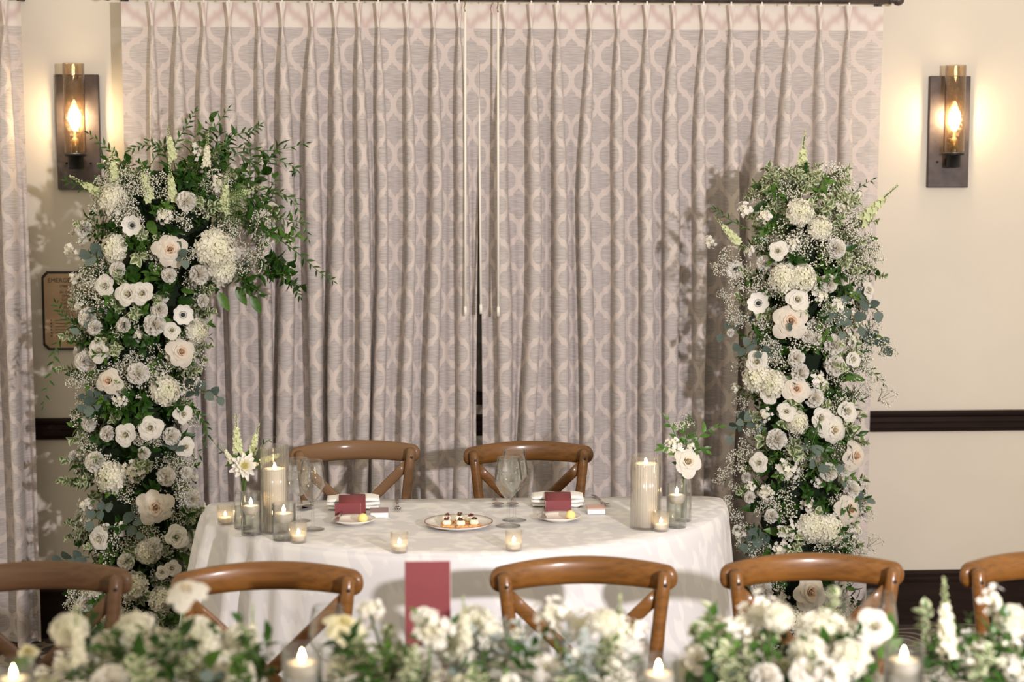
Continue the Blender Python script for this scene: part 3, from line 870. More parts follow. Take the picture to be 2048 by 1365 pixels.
def menu(x, y, rz, label):
    b = MB()
    prof = [(.045, .0395), (.02, .0400), (-.01, .0395), (-.03, .0365), (-.05, .028), (-.066, .016), (-.078, .004)]
    w = .041; n = len(prof)
    vv = [(s_ * w, yy, zz + dz) for dz in (0, .0009) for s_ in (-1, 1) for yy, zz in prof]
    fs = []
    for i in range(n - 1):
        fs += [(i, i + 1, n + i + 1, n + i), (2 * n + i, 3 * n + i, 3 * n + i + 1, 2 * n + i + 1), (i, 2 * n + i, 2 * n + i + 1, i + 1), (n + i, n + i + 1, 3 * n + i + 1, 3 * n + i)]
    fs += [(0, n, 3 * n, 2 * n), (n - 1, 3 * n - 1, 4 * n - 1, 2 * n - 1)]
    b.add(vv, fs)
    tag(b.build('menu_card', M['burgundy'], None, (x, y, ZC), (0, 0, rz)), label, 'card', 'burgundy menu cards')
menu(-.182, -1.322, math.radians(2), 'burgundy menu card draped over left folded napkin')
menu(.456, -1.318, math.radians(-4), 'burgundy menu card draped over right folded napkin')
def place_card(x, y, rz, label, h=.042):
    t = thing('place_card', label, 'card', (x, y, ZC), rz, 'upright burgundy place cards')
    b = MB(); b.box((0, 0, h / 2 + .001), (.078, .0012, h)); b.build('front_leaf', M['burgundy'], t)
    b = MB(); b.box((0, .012, h / 2 - .003), (.078, .0012, h * .86), 0, Matrix.Translation((0, .012, 0)) @ Matrix.Rotation(math.radians(-28), 4, 'X') @ Matrix.Translation((0, -.018, .003))); b.build('back_leaf', M['cardedge'], t)
place_card(-.191, -1.437, math.radians(1), 'upright burgundy place card standing by left bread plate')
place_card(.449, -1.432, math.radians(1), 'upright burgundy place card standing by right bread plate')
def favor(x, y, rz, col, label):
    t = thing('favor_box', label, 'box', (x, y, ZC), rz, 'small favor boxes')
    b = MB(); b.box((0, 0, .0080), (.054, .068, .016), ch=.001); b.build('tray', M['paper'], t)
    b = MB(); b.box((0, 0, .0170), (.056, .070, .003), ch=.0008); b.build('lid', M[col], t)
    b = MB(); b.box((-.004, -.0346, .0085), (.040, .0008, .013)); b.build('side_label', M['linen'], t)
favor(-.097, -1.415, math.radians(1), 'mauve', 'small mauve topped favor box beside left place card')
favor(.565, -1.405, math.radians(-1), 'blushcard', 'small blush favor box beside right place card')

def fork(x, y, rz, label):
    t = thing('dinner_fork', label, 'fork', (x, y, ZC), rz, 'dinner forks')
    b = MB(); b.sweep([(0, .0, .004), (0, .03, .006), (0, .07, .008), (0, .10, .006), (0, .125, .0035)], rsec(.013, .0032, 10, 2.4), 0, None, [(.5, 1), (.45, 1.2), (.55, 1.2), (.9, 1), (1.1, .8)]); b.build('handle', M['silver'], t)
    b = MB(); b.sweep([(0, .002, .004), (0, -.012, .003), (0, -.026, .0045), (0, -.034, .006)], rsec(.024, .0028, 10, 2.4), 0, None, [(.3, 1), (.75, 1), (1, 1), (.98, .9)]); b.build('head', M['silver'], t)
    for k in range(4):
        xx = -.0095 + .00633 * k
        b = MB(); b.sweep([(xx, -.031, .0056), (xx, -.050, .0078), (xx * .95, -.070, .0072)], rsec(.0038, .0026, 6, 2), 0, None, [1, .9, .5]); b.build('tine', M['silver'], t)
fork(-.043, -1.292, math.radians(1), 'silver fork to the right of left place setting')
fork(.602, -1.265, math.radians(8), 'silver fork to the right of right place setting')
def spoon(x, y, rz, label):
    t = thing('teaspoon', label, 'spoon', (x, y, ZC), rz, 'teaspoons')
    b = MB()
    def bowl(u, v):
        a = (u - .5) * 2; yy = -.055 * v; w = .019 * math.sin(PI * min(1, max(.02, v * .93 + .05))) ** .7
        return (a * w, yy, .0075 - .0055 * math.sin(PI * v) * (1 - a * a) + .002 * v)
    b.grid(bowl, 9, 11); b.build('bowl', M['silver'], t)
    b = MB(); b.sweep([(0, .002, .0075), (0, .03, .009), (0, .07, .007), (0, .10, .0035)], rsec(.010, .0032, 10, 2.4), 0, None, [(.45, 1), (.45, 1.1), (.7, 1), (1.05, .8)]); b.build('handle', M['silver'], t)
spoon(-.338, -1.283, math.radians(6), 'silver spoon behind the left wine glasses')
spoon(-.318, -1.262, math.radians(-4), 'silver spoon next to left napkin, behind the left goblet')
spoon(.270, -1.262, math.radians(3), 'silver spoon behind right wine glasses, farther from napkin')
spoon(.318, -1.262, math.radians(-3), 'silver spoon behind right wine glasses, nearer the napkin')

t = thing('canape_plate', 'cream plate with speckled brown rim carrying six canapes', 'plate', (.139, -1.594, ZC))
b = MB(); b.lathe([(.0005, 0), (.060, 0), (.063, .003), (.090, .009), (.1005, .0165), (.0985, .0180), (.088, .0120), (.062, .0060), (.0005, .0050)], 64); b.build('dish', M['white_china'], t)
b = MB(); b.lathe([(.0995, .0163), (.1013, .0165), (.1015, .0175), (.1000, .0188), (.0982, .0182)], 64); b.build('glazed_rim', M['brownrim'], t)
pos = [(-.034, -.026), (.006, -.034), (.046, -.026), (-.034, .026), (.004, .034), (.036, .022)]
nm = ['front left', 'front middle', 'front right', 'back left', 'back middle', 'back right']
for i, (dx, dy) in enumerate(pos):
    c = thing('canape', 'toast canape with cheese cube and beet garnish, %s of the plate' % nm[i], 'canape', (.139 + dx, -1.594 + dy, ZC + .0056), rnd.uniform(-.3, .3), 'canapes on the plate')
    b = MB(); b.box((.002, 0, .003), (.034, .030, .006), ch=.0012); b.build('toast', M['cracker'], c)
    b = MB(); b.box((-.001, 0, .0135), (.024, .022, .015), ch=.004); b.build('cheese_cube', M['mousse'], c)
    b = MB()
    for k in range(6): b.ball((rnd.uniform(-.007, .007), rnd.uniform(-.006, .006), .022 + rnd.uniform(0, .006)), rnd.uniform(.0025, .004), seg=6, rings=4)
    b.build('beet_garnish', M['beet'], c)
    b = MB()
    for k in range(7):
        a = rnd.uniform(0, 6.28); q = Matrix.Translation((rnd.uniform(-.005, .005), rnd.uniform(-.005, .005), .024)) @ Matrix.Rotation(a, 4, 'Z') @ Matrix.Rotation(rnd.uniform(-.9, .2), 4, 'Y')
        b.add([(0, 0, 0), (.004, .002, .001), (.009, 0, 0), (.004, -.002, .001)], [(0, 1, 2, 3)], 0, q)
    b.build('micro_herbs', M['herb'], c)

# ------------------------------------------------------------------ foreground: tall menu card, candles, glasses
t = thing('standing_menu', 'tall burgundy menu card standing on the foreground guest table', 'card', (.033, -3.10 - .0, .7530), math.radians(0))
t.location = (.032, -3.165, .7530)
b = MB(); b.box((0, 0, .136), (.090, .0016, .256)); b.build('card_sheet', M['burgundy'], t)
b = MB(); b.box((0, .0014, .136), (.092, .0010, .257)); b.build('card_backing', M['cardedge'], t)
b = MB(); b.box((0, 0, .006), (.08, .03, .012), ch=.002); b.build('holder', W_DULL, t)
FZ = .7525
FC = [(-.667, .2175), (-.186, .2365), (.422, .2065), (.850, .2225)]
for (x, h), lb in zip(FC, ('floating candle at the lower left corner of foreground table', 'floating candle between left bouquets in the foreground', 'floating candle right of the middle foreground bouquet', 'floating candle near foreground wine glasses at lower right')):
    y = -3.66
    floating(x, y, h, .0345, h - .042, lb, 'foreground floating candles', z=FZ)
wine_glass(.930, -3.22, .200, 'blurred foreground wine glass, right of two near floral column', 'foreground wine glasses', 1.0, z=FZ)
wine_glass(.845, -3.19, .198, 'blurred foreground wine glass, left of two near floral column', 'foreground wine glasses', 1.0, z=FZ)
wine_glass(-.165, -3.20, .185, 'blurred foreground wine glass behind a floating candle at left', 'foreground wine glasses', 1.0, z=FZ)

# ------------------------------------------------------------------ flower and leaf meshes (unit size, facing +Z)
def leafgrid(b, L, w, curl=.25, fold=.25, m=0, Mx=None, nl=5, edge=None, tip=1.0, base=.0):
    """a leaf along +X with its upper side to +Z"""
    nu = 5 if edge is not None else 3
    def fn(u, v):
        a = 2 * u - 1
        wd = w / 2 * (math.sin(PI * (base + (1 - base) * v) ** .75) ** tip if 0 < v < 1 else (.02 if v >= 1 else (.04 if base == 0 else math.sin(PI * base ** .75))))
        return (L * v, a * wd, -curl * L * v * v + fold * abs(a) * wd)
    b.grid(fn, nu, nl, m, Mx, True, (lambda i, j: edge if i in (0, nu - 2) else m) if edge is not None else None)

def petals(b, n, r0, r1, h0, h1, hw0, hw1, flare, ruff, seed, m=0, nu=6, nv=6, point=0.0, z0=-.25, pw=1.3):
    r = random.Random(seed)
    for i in range(n):
        f = i / max(1, n - 1)
        R = r0 + (r1 - r0) * f ** pw; H = h0 + (h1 - h0) * f; hw = hw0 + (hw1 - hw0) * f; fl = flare * f ** 1.5
        ph = i * 2.39996 + r.uniform(-.15, .15); dz = r.uniform(-.02, .02); rw = r.uniform(.94, 1.06)
        def fn(u, v, R=R, H=H, hw=hw, fl=fl, ph=ph, dz=dz, rw=rw, i=i):
            a = 2 * u - 1
            wprof = .35 + .65 * math.sin(PI / 2 * min(1, v * 1.25)) - (.10 * max(0, v - .8) / .2) - point * .35 * max(0, v - .6) / .4
            ang = ph + a * hw * wprof
            vv = v * (1 - .16 * a * a * (1 - point)) * (1 + point * .10 * (1 - abs(a)))
            rho = .03 + (R * rw - .03) * vv ** .75 + fl * .16 * max(0, vv - .72) / .28
            rho *= 1 - .55 * max(0, 1 - R / .20) * vv * vv
            z = z0 + H * math.sin(PI / 2 * min(1, vv)) - fl * .14 * (max(0, vv - .7) / .3) ** 2 + dz + ruff * math.sin(a * 5 + i * 2.1) * vv * vv
            return (rho * math.cos(ang), rho * math.sin(ang), z)
        b.grid(fn, nu, nv, m)

def me_rose(seed, point):
    b = MB(); petals(b, 30, .045, .46, .58, .30, 1.5, .66, 1.0, .014, seed, 0, 7, 7, point); b.ball((0, 0, .08), .055, 0, None, 8, 6, 3.2); return b.mesh('rose', [M['rose']])
def me_lisi(seed):
    b = MB(); petals(b, 24, .05, .46, .50, .34, 1.4, .74, .7, .028, seed, 0, 7, 6)
    b.ball((0, 0, .06), .055, 0, None, 8, 6, 3.0)
    return b.mesh('lisianthus', [M['lisi']])
def me_carn(seed):
    b = MB(); r = random.Random(seed); n = 38
    for i in range(n):
        f = (i + .5) / n
        th = math.acos(1 - 1.12 * f) ; ph = i * 2.39996
        Mx = Matrix.Translation((0, 0, -.12)) @ Matrix.Rotation(ph, 4, 'Z') @ Matrix.Rotation(th, 4, 'Y') @ Matrix.Rotation(r.uniform(0, 6.28), 4, 'Z')
        L = r.uniform(.45, .50)
        def fn(u, v, L=L, s1=r.uniform(0, 6)):
            a = 2 * u - 1
            w = .03 + .19 * v ** 1.1
            jag = (.010 * (-1) ** int(round(u * 8))) * (v ** 3)
            return (a * w, .050 * math.sin(a * 5.0 + s1) * v, L * v * (1 - .10 * a * a) + jag)
        b.grid(fn, 9, 3, 0, Mx)
    return b.mesh('carnation', [M['carn']])
def me_anem():
    b = MB()
    for k in range(8):
        ph = k * PI / 4 + (.0 if k % 2 else .1); low = .0 if k % 2 else -.02
        def fn(u, v, ph=ph, low=low, k=k):
            a = 2 * u - 1; w = .24 * math.sin(PI * min(.93, .12 + .80 * v)) ** .6
            rr = .05 + .45 * v * (1 - .08 * a * a)
            return (rr * math.cos(ph) - a * w * math.sin(ph), rr * math.sin(ph) + a * w * math.cos(ph), low + .16 * v * v - .03 + .03 * a * a + .012 * math.sin(7 * a + k))
        b.grid(fn, 5, 5)
    return b.mesh('anemone', [M['anem']])
def me_anemc():
    b = MB(); b.ball((0, 0, .03), .105, 0, None, 14, 8, .8)
    for k in range(22):
        a = k * 2 * PI / 22; rr = .155 + .02 * (k % 2)
        b.octa((rr * math.cos(a), rr * math.sin(a), .07), .020)
    return b.mesh('flower_centre', [M['anemc']])
def floret(b, Mx, r, m=0, n=4, rng=rnd):
    for k in range(n):
        a = k * 2 * PI / n
        R = Mx @ Matrix.Rotation(a, 4, 'Z')
        b.add([(0, 0, 0), (r * .55, -r * .42, r * .14), (r * .62, 0, r * .02), (r * .55, r * .42, r * .14), (r, -r * .2, r * .16), (r * 1.05, r * .12, r * .20)], [(0, 1, 2), (0, 2, 3), (1, 4, 2), (2, 5, 3), (2, 4, 5)], m, R)
def dirm(v, spin=0.0):
    return Vector(v).to_track_quat('Z', 'Y').to_matrix().to_4x4() @ Matrix.Rotation(spin, 4, 'Z')
def me_hydr(seed):
    b = MB(); r = random.Random(seed); n = 95
    for i in range(n):
        z = 1 - 1.25 * (i + .5) / n; ph = i * 2.39996; q = math.sqrt(max(0, 1 - z * z)); k = r.uniform(.36, .45)
        p = Vector((q * math.cos(ph), q * math.sin(ph), z)); nn = (p + Vector((r.uniform(-.4, .4), r.uniform(-.4, .4), r.uniform(-.4, .4)))).normalized()
        floret(b, Matrix.Translation(Vector((p.x * k, p.y * k, p.z * k * .8))) @ dirm(nn, r.uniform(0, 6)), r.uniform(.10, .13))
    b.ball((0, 0, 0), .30, 1, None, 12, 8)
    return b.mesh('hydrangea_head', [M['hydr'], M['stem']])
def me_stockb(seed):
    """a loose rounded cluster of ruffled florets"""
    b = MB(); r = random.Random(seed)
    for i in range(34):
        p = Vector((r.gauss(0, .19), r.gauss(0, .19), r.gauss(0, .14) + .06))
        if p.length > .46: p *= .46 / p.length
        nn = (p + Vector((r.uniform(-.3, .3), r.uniform(-.3, .3), .3))).normalized()
        floret(b, Matrix.Translation(p) @ dirm(nn, r.uniform(0, 6)), r.uniform(.10, .15), 0, 5)
    for i in range(6):
        p = Vector((r.uniform(-.4, .4), r.uniform(-.4, .4), r.uniform(0, .2))); b.octa(p, .035, 1)
        b.tube([(0, 0, -.3), p], .008, 3, 1)
    return b.mesh('stock_cluster', [M['stock'], M['lime']])
def me_spike(seed, mat):
    """snapdragon or stock spike of unit height along +Z"""
    b = MB(); r = random.Random(seed)
    b.tube([(0, 0, 0), (.01, 0, .4), (.0, .01, .75), (.02, 0, .99)], .012, 5, 2, None, [1.2, 1, .8, .5])
    n = 40
    for i in range(n):
        f = i / (n - 1); z = .22 + .70 * f; ph = i * 2.39996; s_ = .098 * (1 - .70 * f)
        d = Vector((math.cos(ph), math.sin(ph), .5)); p = Vector((0, 0, z)) + d.normalized() * s_ * .7
        if f < .68: floret(b, Matrix.Translation(p) @ dirm(d, r.uniform(0, 6)), s_ * .85, 0, 5)
        else: b.octa(p, .020 * (1.3 - f * .6), 1)
    for k in range(8): b.octa((r.uniform(-.015, .015), r.uniform(-.015, .015), .93 + .008 * k), .014, 1)
    return b.mesh('flower_spike', [mat, M['lime'], M['stem']])
def me_breath(seed, n=200, flat=.75):
    b = MB(); r = random.Random(seed)
    hubs = []
    for i in range(9):
        p = Vector((r.gauss(0, .22), r.gauss(0, .22), r.uniform(.0, .30) * flat)); hubs.append(p)
        b.tube([(0, 0, -.35), p * .6 + Vector((0, 0, -.08)), p], .007, 3, 1)
    for i in range(n):
        h = r.choice(hubs); p = h + Vector((r.gauss(0, .10), r.gauss(0, .10), r.gauss(0, .07)))
        if p.length > .52: p *= .52 / p.length
        b.octa(p, r.uniform(.018, .032), 0)
        if i % 3 == 0: b.tube([h, p], .004, 3, 1)
    return b.mesh('babys_breath_sprig', [M['breath'], M['twig']])
def me_sprig(seed, mats, n=13, L=.42, w=.16, edge=None, round_=1.0, curl=.3):
    """a leafy sprig along +Z, about unit long"""
    b = MB(); r = random.Random(seed)
    path = [(0, 0, 0), (.03, .02, .35), (.0, .05, .7), (-.04, .03, 1.0)]
    b.tube(path, .012, 4, len(mats) - 1, None, [1.2, 1, .8, .4])
    for i in range(n):
        f = .12 + .86 * i / (n - 1); ph = i * 2.4 + r.uniform(-.4, .4)
        Mx = Matrix.Translation((0, .04 * f, f)) @ Matrix.Rotation(ph, 4, 'Z') @ Matrix.Rotation(-r.uniform(.2, .9) - .5 * (f > .9), 4, 'Y') @ Matrix.Rotation(r.uniform(-.6, .6), 4, 'X')
        leafgrid(b, L * r.uniform(.75, 1.15) * (1 - .35 * f), w * r.uniform(.8, 1.15), curl, .35, 0, Mx, 5, edge, round_)
    return b.mesh('foliage_sprig', mats)
def me_fern(seed):
    b = MB(); r = random.Random(seed)
    b.tube([(0, 0, 0), (0, .02, .5), (0, .08, 1.0)], .008, 3, 0)
    for i in range(26):
        f = .1 + .9 * i / 25; L = .26 * math.sin(PI * min(.95, f * .8 + .2)); s_ = 1 if i % 2 else -1
        for k in range(5):
            q = (k + 1) / 5
            c = Vector((s_ * L * q, .08 * f * f - .04 * q, f + L * q * .5))
            for a in range(3):
                d = Vector((r.uniform(-.05, .05), r.uniform(-.05, .05), r.uniform(-.03, .05)))
                e = d.cross(Vector((0, 1, .3))).normalized() * .007
                b.add([c - e, c + e, c + d], [(0, 1, 2)], 0)
    return b.mesh('feathery_fern', [M['leafm']])

ME = {'rose': [me_rose(1, .0), me_rose(2, .9), me_rose(5, .45)], 'lisi': [me_lisi(3), me_lisi(8)], 'carn': [me_carn(4), me_carn(9)], 'anemone': [me_anem()], 'hydr': [me_hydr(5), me_hydr(15)],
      'stockb': [me_stockb(6), me_stockb(16), me_stockb(26)], 'breath': [me_breath(7), me_breath(17), me_breath(27, 130, .5)], 'spike': [me_spike(31, M['stock']), me_spike(32, M['lime'])],
      'sprig': [me_sprig(41, [M['leafd'], M['stem']]), me_sprig(42, [M['leafm'], M['stem']], 15, .36, .13), me_sprig(43, [M['leafd'], M['stem']], 16, .30, .15)],
      'pit': [me_sprig(44, [M['pit'], M['pitedge'], M['twig']], 22, .30, .17, 1, .8, .15), me_sprig(45, [M['pit'], M['pitedge'], M['twig']], 18, .34, .19, 1, .8, .2)],
      'fern': [me_fern(46)], 'dusty': [me_sprig(47, [M['dusty'], M['dusty']], 14, .34, .20, None, .8, .2)]}
def variant(key, mat):
    out = []
    for m in ME[key]:
        q = m.copy(); q.materials[0] = mat; out.append(q)
    return out
ME['rosew'] = variant('rose', M['rosew']); ME['rosey'] = variant('rose', M['rosey'])
ANEMC = me_anemc()
PART = {'rose': 'rose', 'rosew': 'rose', 'rosey': 'rose', 'lisi': 'lisianthus', 'carn': 'carnation', 'anemone': 'anemone', 'hydr': 'hydrangea_head', 'stockb': 'stock_cluster', 'breath': 'babys_breath_sprig', 'spike': 'flower_spike', 'sprig': 'foliage_sprig', 'pit': 'variegated_sprig', 'fern': 'feathery_fern', 'dusty': 'silver_foliage_sprig'}
b = MB(); leafgrid(b, 1, .42, .22, .25, 0, None, 7, None, .8); LEAF_SALAL = b.mesh('salal_leaf', [M['leafd']])
b = MB(); leafgrid(b, 1, .45, .20, .25, 0, None, 7, None, .8); LEAF_MID = b.mesh('green_leaf', [M['leafm']])
b = MB(); leafgrid(b, 1, .86, .12, .12, 0, None, 7, None, .6, .06); LEAF_EUC = b.mesh('eucalyptus_leaf', [M['euc']])
b = MB(); leafgrid(b, 1, .30, .25, .25, 0, None, 5, None, 1.0); LEAF_RUS = b.mesh('ruscus_leaf', [M['leafd']])

def bloom(root, key, p, size, nrm, idx=None, spin=None):
    q = Vector(nrm).to_track_quat('Z', 'Y') @ Matrix.Rotation(rnd.uniform(0, 6.28) if spin is None else spin, 3, 'Z').to_quaternion()
    ms = ME[key]
    o = put(PART[key], ms[(idx if idx is not None else rnd.randrange(len(ms)))], root, Vector(p) - root.location, q.to_euler(), size)
    if key == 'anemone': put('flower_centre', ANEMC, o, (0, 0, 0))['label'] = 'black centre with ring of dark stamens'
    return o
def leaf_at(root, me, name, p, d, up, L):
    d = Vector(d).normalized(); up = Vector(up); y = up.cross(d)
    if y.length < .01: y = Vector((0, 1, 0))
    y.normalize(); z = d.cross(y)
    R = Matrix((d, y, z)).transposed()
    return put(name, me, root, Vector(p), R.to_euler(), L)
def bez(P, t):
    a, b_, c, d = [Vector(q) for q in P]
    # Catmull-like: pass through the four points
    n = 3; f = t * n; i = min(int(f), n - 1); u = f - i
    pts = [a, b_, c, d]; p0 = pts[max(0, i - 1)]; p1 = pts[i]; p2 = pts[i + 1]; p3 = pts[min(3, i + 2)]
    return .5 * ((2 * p1) + (p2 - p0) * u + (2 * p0 - 5 * p1 + 4 * p2 - p3) * u * u + (3 * p1 - p0 - 3 * p2 + p3) * u ** 3)
def vine(root, P, n=17, L=.034, name='ruscus_vine', leafme=None, leafname='ruscus_leaf', both=False, droop=.0):
    pts = [bez(P, k / 12) - root.location for k in range(13)]
    b = MB(); b.tube(pts, .0016, 4, 0, None, [1.3 - .9 * k / 12 for k in range(13)])
    v = b.build(name, M['stem'], root)
    for k in range(n):
        t = .10 + .90 * k / (n - 1)
        p = bez(P, t) - root.location; tg = (bez(P, min(1, t + .03)) - bez(P, t - .03)).normalized()
        sd = tg.cross(Vector((0, -1, .2))).normalized() * (1 if k % 2 else -1)
        d = tg * rnd.uniform(.5, 1.0) + sd * rnd.uniform(.5, 1.0) + Vector((0, rnd.uniform(-.5, .2), -droop))
        if k == n - 1: d = tg
        leaf_at(v, leafme or LEAF_RUS, leafname, p, d, (rnd.uniform(-.4, .4), -1, rnd.uniform(.2, .9)), L * rnd.uniform(.75, 1.2) * (1 - .35 * t))
    return v
def euc_sprig(root, p, d, L=.16, n=7, leaf=.042):
    p = Vector(p) - root.location; d = Vector(d).normalized(); g = Vector((0, -.05, -.25))
    pts = [p + d * L * k / 5 + g * L * (k / 5) ** 2 for k in range(6)]
    b = MB(); b.tube(pts, .0018, 4); v = b.build('eucalyptus_sprig', M['twig'], root)
    for k in range(n):
        t = .15 + .85 * k / (n - 1); q = p + d * L * t + g * L * t * t
        sd = d.cross(Vector((0, -1, .1))).normalized() * (1 if k % 2 else -1)
        dd = d * .6 + sd * rnd.uniform(.5, 1.1) + Vector((0, rnd.uniform(-.6, .1), rnd.uniform(-.3, .3)))
        leaf_at(v, LEAF_EUC, 'eucalyptus_leaf', q, dd, (rnd.uniform(-.5, .5), -1, rnd.uniform(-.1, .6)), leaf * rnd.uniform(.8, 1.15) * (1 - .2 * t))

def axis_at(A, z):
    A = sorted(A)
    if z <= A[0][0]: return A[0][1], A[0][2]
    for (z0, x0, h0), (z1, x1, h1) in zip(A, A[1:]):
        if z <= z1:
            u = (z - z0) / (z1 - z0); return x0 + (x1 - x0) * u, h0 + (h1 - h0) * u
    return A[-1][1], A[-1][2]

def column(name, label, A, Yc, blooms, seed, core_top, pale_top=False):
    global rnd
    rnd = random.Random(seed)
    root = thing(name, label, 'flower arrangement', (axis_at(A, .3)[0], Yc, 0))
    T = root.location
    # stand plate, pole and inner core coloured as the shade between leaves
    b = MB(); b.lathe([(.0005, 0), (.15, 0), (.15, .008), (.0005, .010)], 32); b.build('stand_base', M['black'], root)
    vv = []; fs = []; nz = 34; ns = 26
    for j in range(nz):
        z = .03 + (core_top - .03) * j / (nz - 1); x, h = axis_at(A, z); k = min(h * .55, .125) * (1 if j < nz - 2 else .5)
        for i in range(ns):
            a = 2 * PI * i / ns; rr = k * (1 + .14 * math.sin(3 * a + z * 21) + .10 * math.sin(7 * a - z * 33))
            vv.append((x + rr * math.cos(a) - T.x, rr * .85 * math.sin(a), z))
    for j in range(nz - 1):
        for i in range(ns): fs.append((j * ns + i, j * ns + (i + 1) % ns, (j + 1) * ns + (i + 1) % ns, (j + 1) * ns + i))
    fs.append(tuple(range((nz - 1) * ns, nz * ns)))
    b = MB(); b.add(vv, fs); b.build('shade_core', M['gapshade'], root)
    ztop = max(a[0] for a in A)
    def surf(z, ph, k=1.0):
        x, h = axis_at(A, z); hd = min(h, .24) * .75
        return Vector((x + h * k * math.sin(ph), Yc - hd * k * math.cos(ph), z)), Vector((math.sin(ph), -math.cos(ph), 0))
    # leafy filling
    for i in range(300):
        z = rnd.uniform(.06, ztop - .06); ph = rnd.uniform(-1.75, 1.75) if i % 6 else rnd.uniform(1.75, 4.5)
        x, h = axis_at(A, z)
        p, nn = surf(z, ph, .45)
        d = nn + Vector((rnd.uniform(-.5, .5), rnd.uniform(-.3, .3), rnd.uniform(-.5, .9)))
        L = rnd.uniform(.10, .15) * (.6 if h < .12 else 1)
        key = 'sprig' if i % 3 else 'pit'
        if z > ztop - .35 and pale_top and i % 4: key = 'pit'; L *= .85
        bloom(root, key, p, L, d)
    # larger salal leaves
    for i in range(80):
        z = rnd.uniform(.1, ztop - .12); ph = rnd.uniform(-1.6, 1.6); p, nn = surf(z, ph, .72)
        d = Vector((nn.x * 1.2 + rnd.uniform(-.6, .6), nn.y * .35, rnd.uniform(-.8, .7)))
        leaf_at(root, LEAF_SALAL if i % 4 else LEAF_MID, 'salal_leaf', p - T, d, (nn.x * .3, -1, .4), rnd.uniform(.055, .085))
    for i in range(16):
        z = rnd.uniform(.15, ztop - .25); ph = rnd.uniform(-1.5, 1.5); p, nn = surf(z, ph, .78)
        euc_sprig(root, p, (nn.x + rnd.uniform(-.3, .3), nn.y * .4, rnd.uniform(-.8, .5)), rnd.uniform(.09, .14), rnd.choice((4, 5, 6)), rnd.uniform(.036, .05))
    # baby's breath everywhere between the blooms
    for i in range(112):
        z = rnd.uniform(.1, ztop - .10); ph = rnd.choice((rnd.uniform(-1.7, 1.7), rnd.uniform(-1.1, 1.1)))
        k = rnd.uniform(.80, 1.02)
        p, nn = surf(z, ph, k)
        bloom(root, 'breath', p, rnd.uniform(.08, .13), nn + Vector((rnd.uniform(-.4, .4), -.3, rnd.uniform(-.1, .6))))
    for i in range(34):
        z = rnd.uniform(.2, ztop - .05); ph = rnd.uniform(-1.6, 1.6); p, nn = surf(z, ph, .75)
        bloom(root, 'pit', p, rnd.uniform(.075, .11), nn + Vector((rnd.uniform(-.3, .3), -.2, rnd.uniform(-.2, .8))))
    for i in range(26):
        z = rnd.uniform(.2, ztop - .12); ph = rnd.uniform(-1.5, 1.5); p, nn = surf(z, ph, rnd.uniform(.85, .98))
        bloom(root, rnd.choice(('stockb', 'stockb', 'carn')), p, rnd.uniform(.045, .065), nn + Vector((0, -.3, .3)))
    for k, x, y, z, s_, dx in blooms:
        a = dx * 1.15
        nn = Vector((math.sin(a) * .8 + rnd.uniform(-.15, .15), -math.cos(a) - .15, rnd.uniform(-.05, .35)))
        if k in ('rose', 'anemone', 'lisi', 'rosew'): nn += Vector((0, -.55, .05))
        off = .02 if k in ('rose', 'anemone', 'lisi', 'rosew', 'carn') else 0
        bloom(root, k, (x, y - off, z), s_ * (.92 if k == 'rose' else 1), nn)
    return root, surf

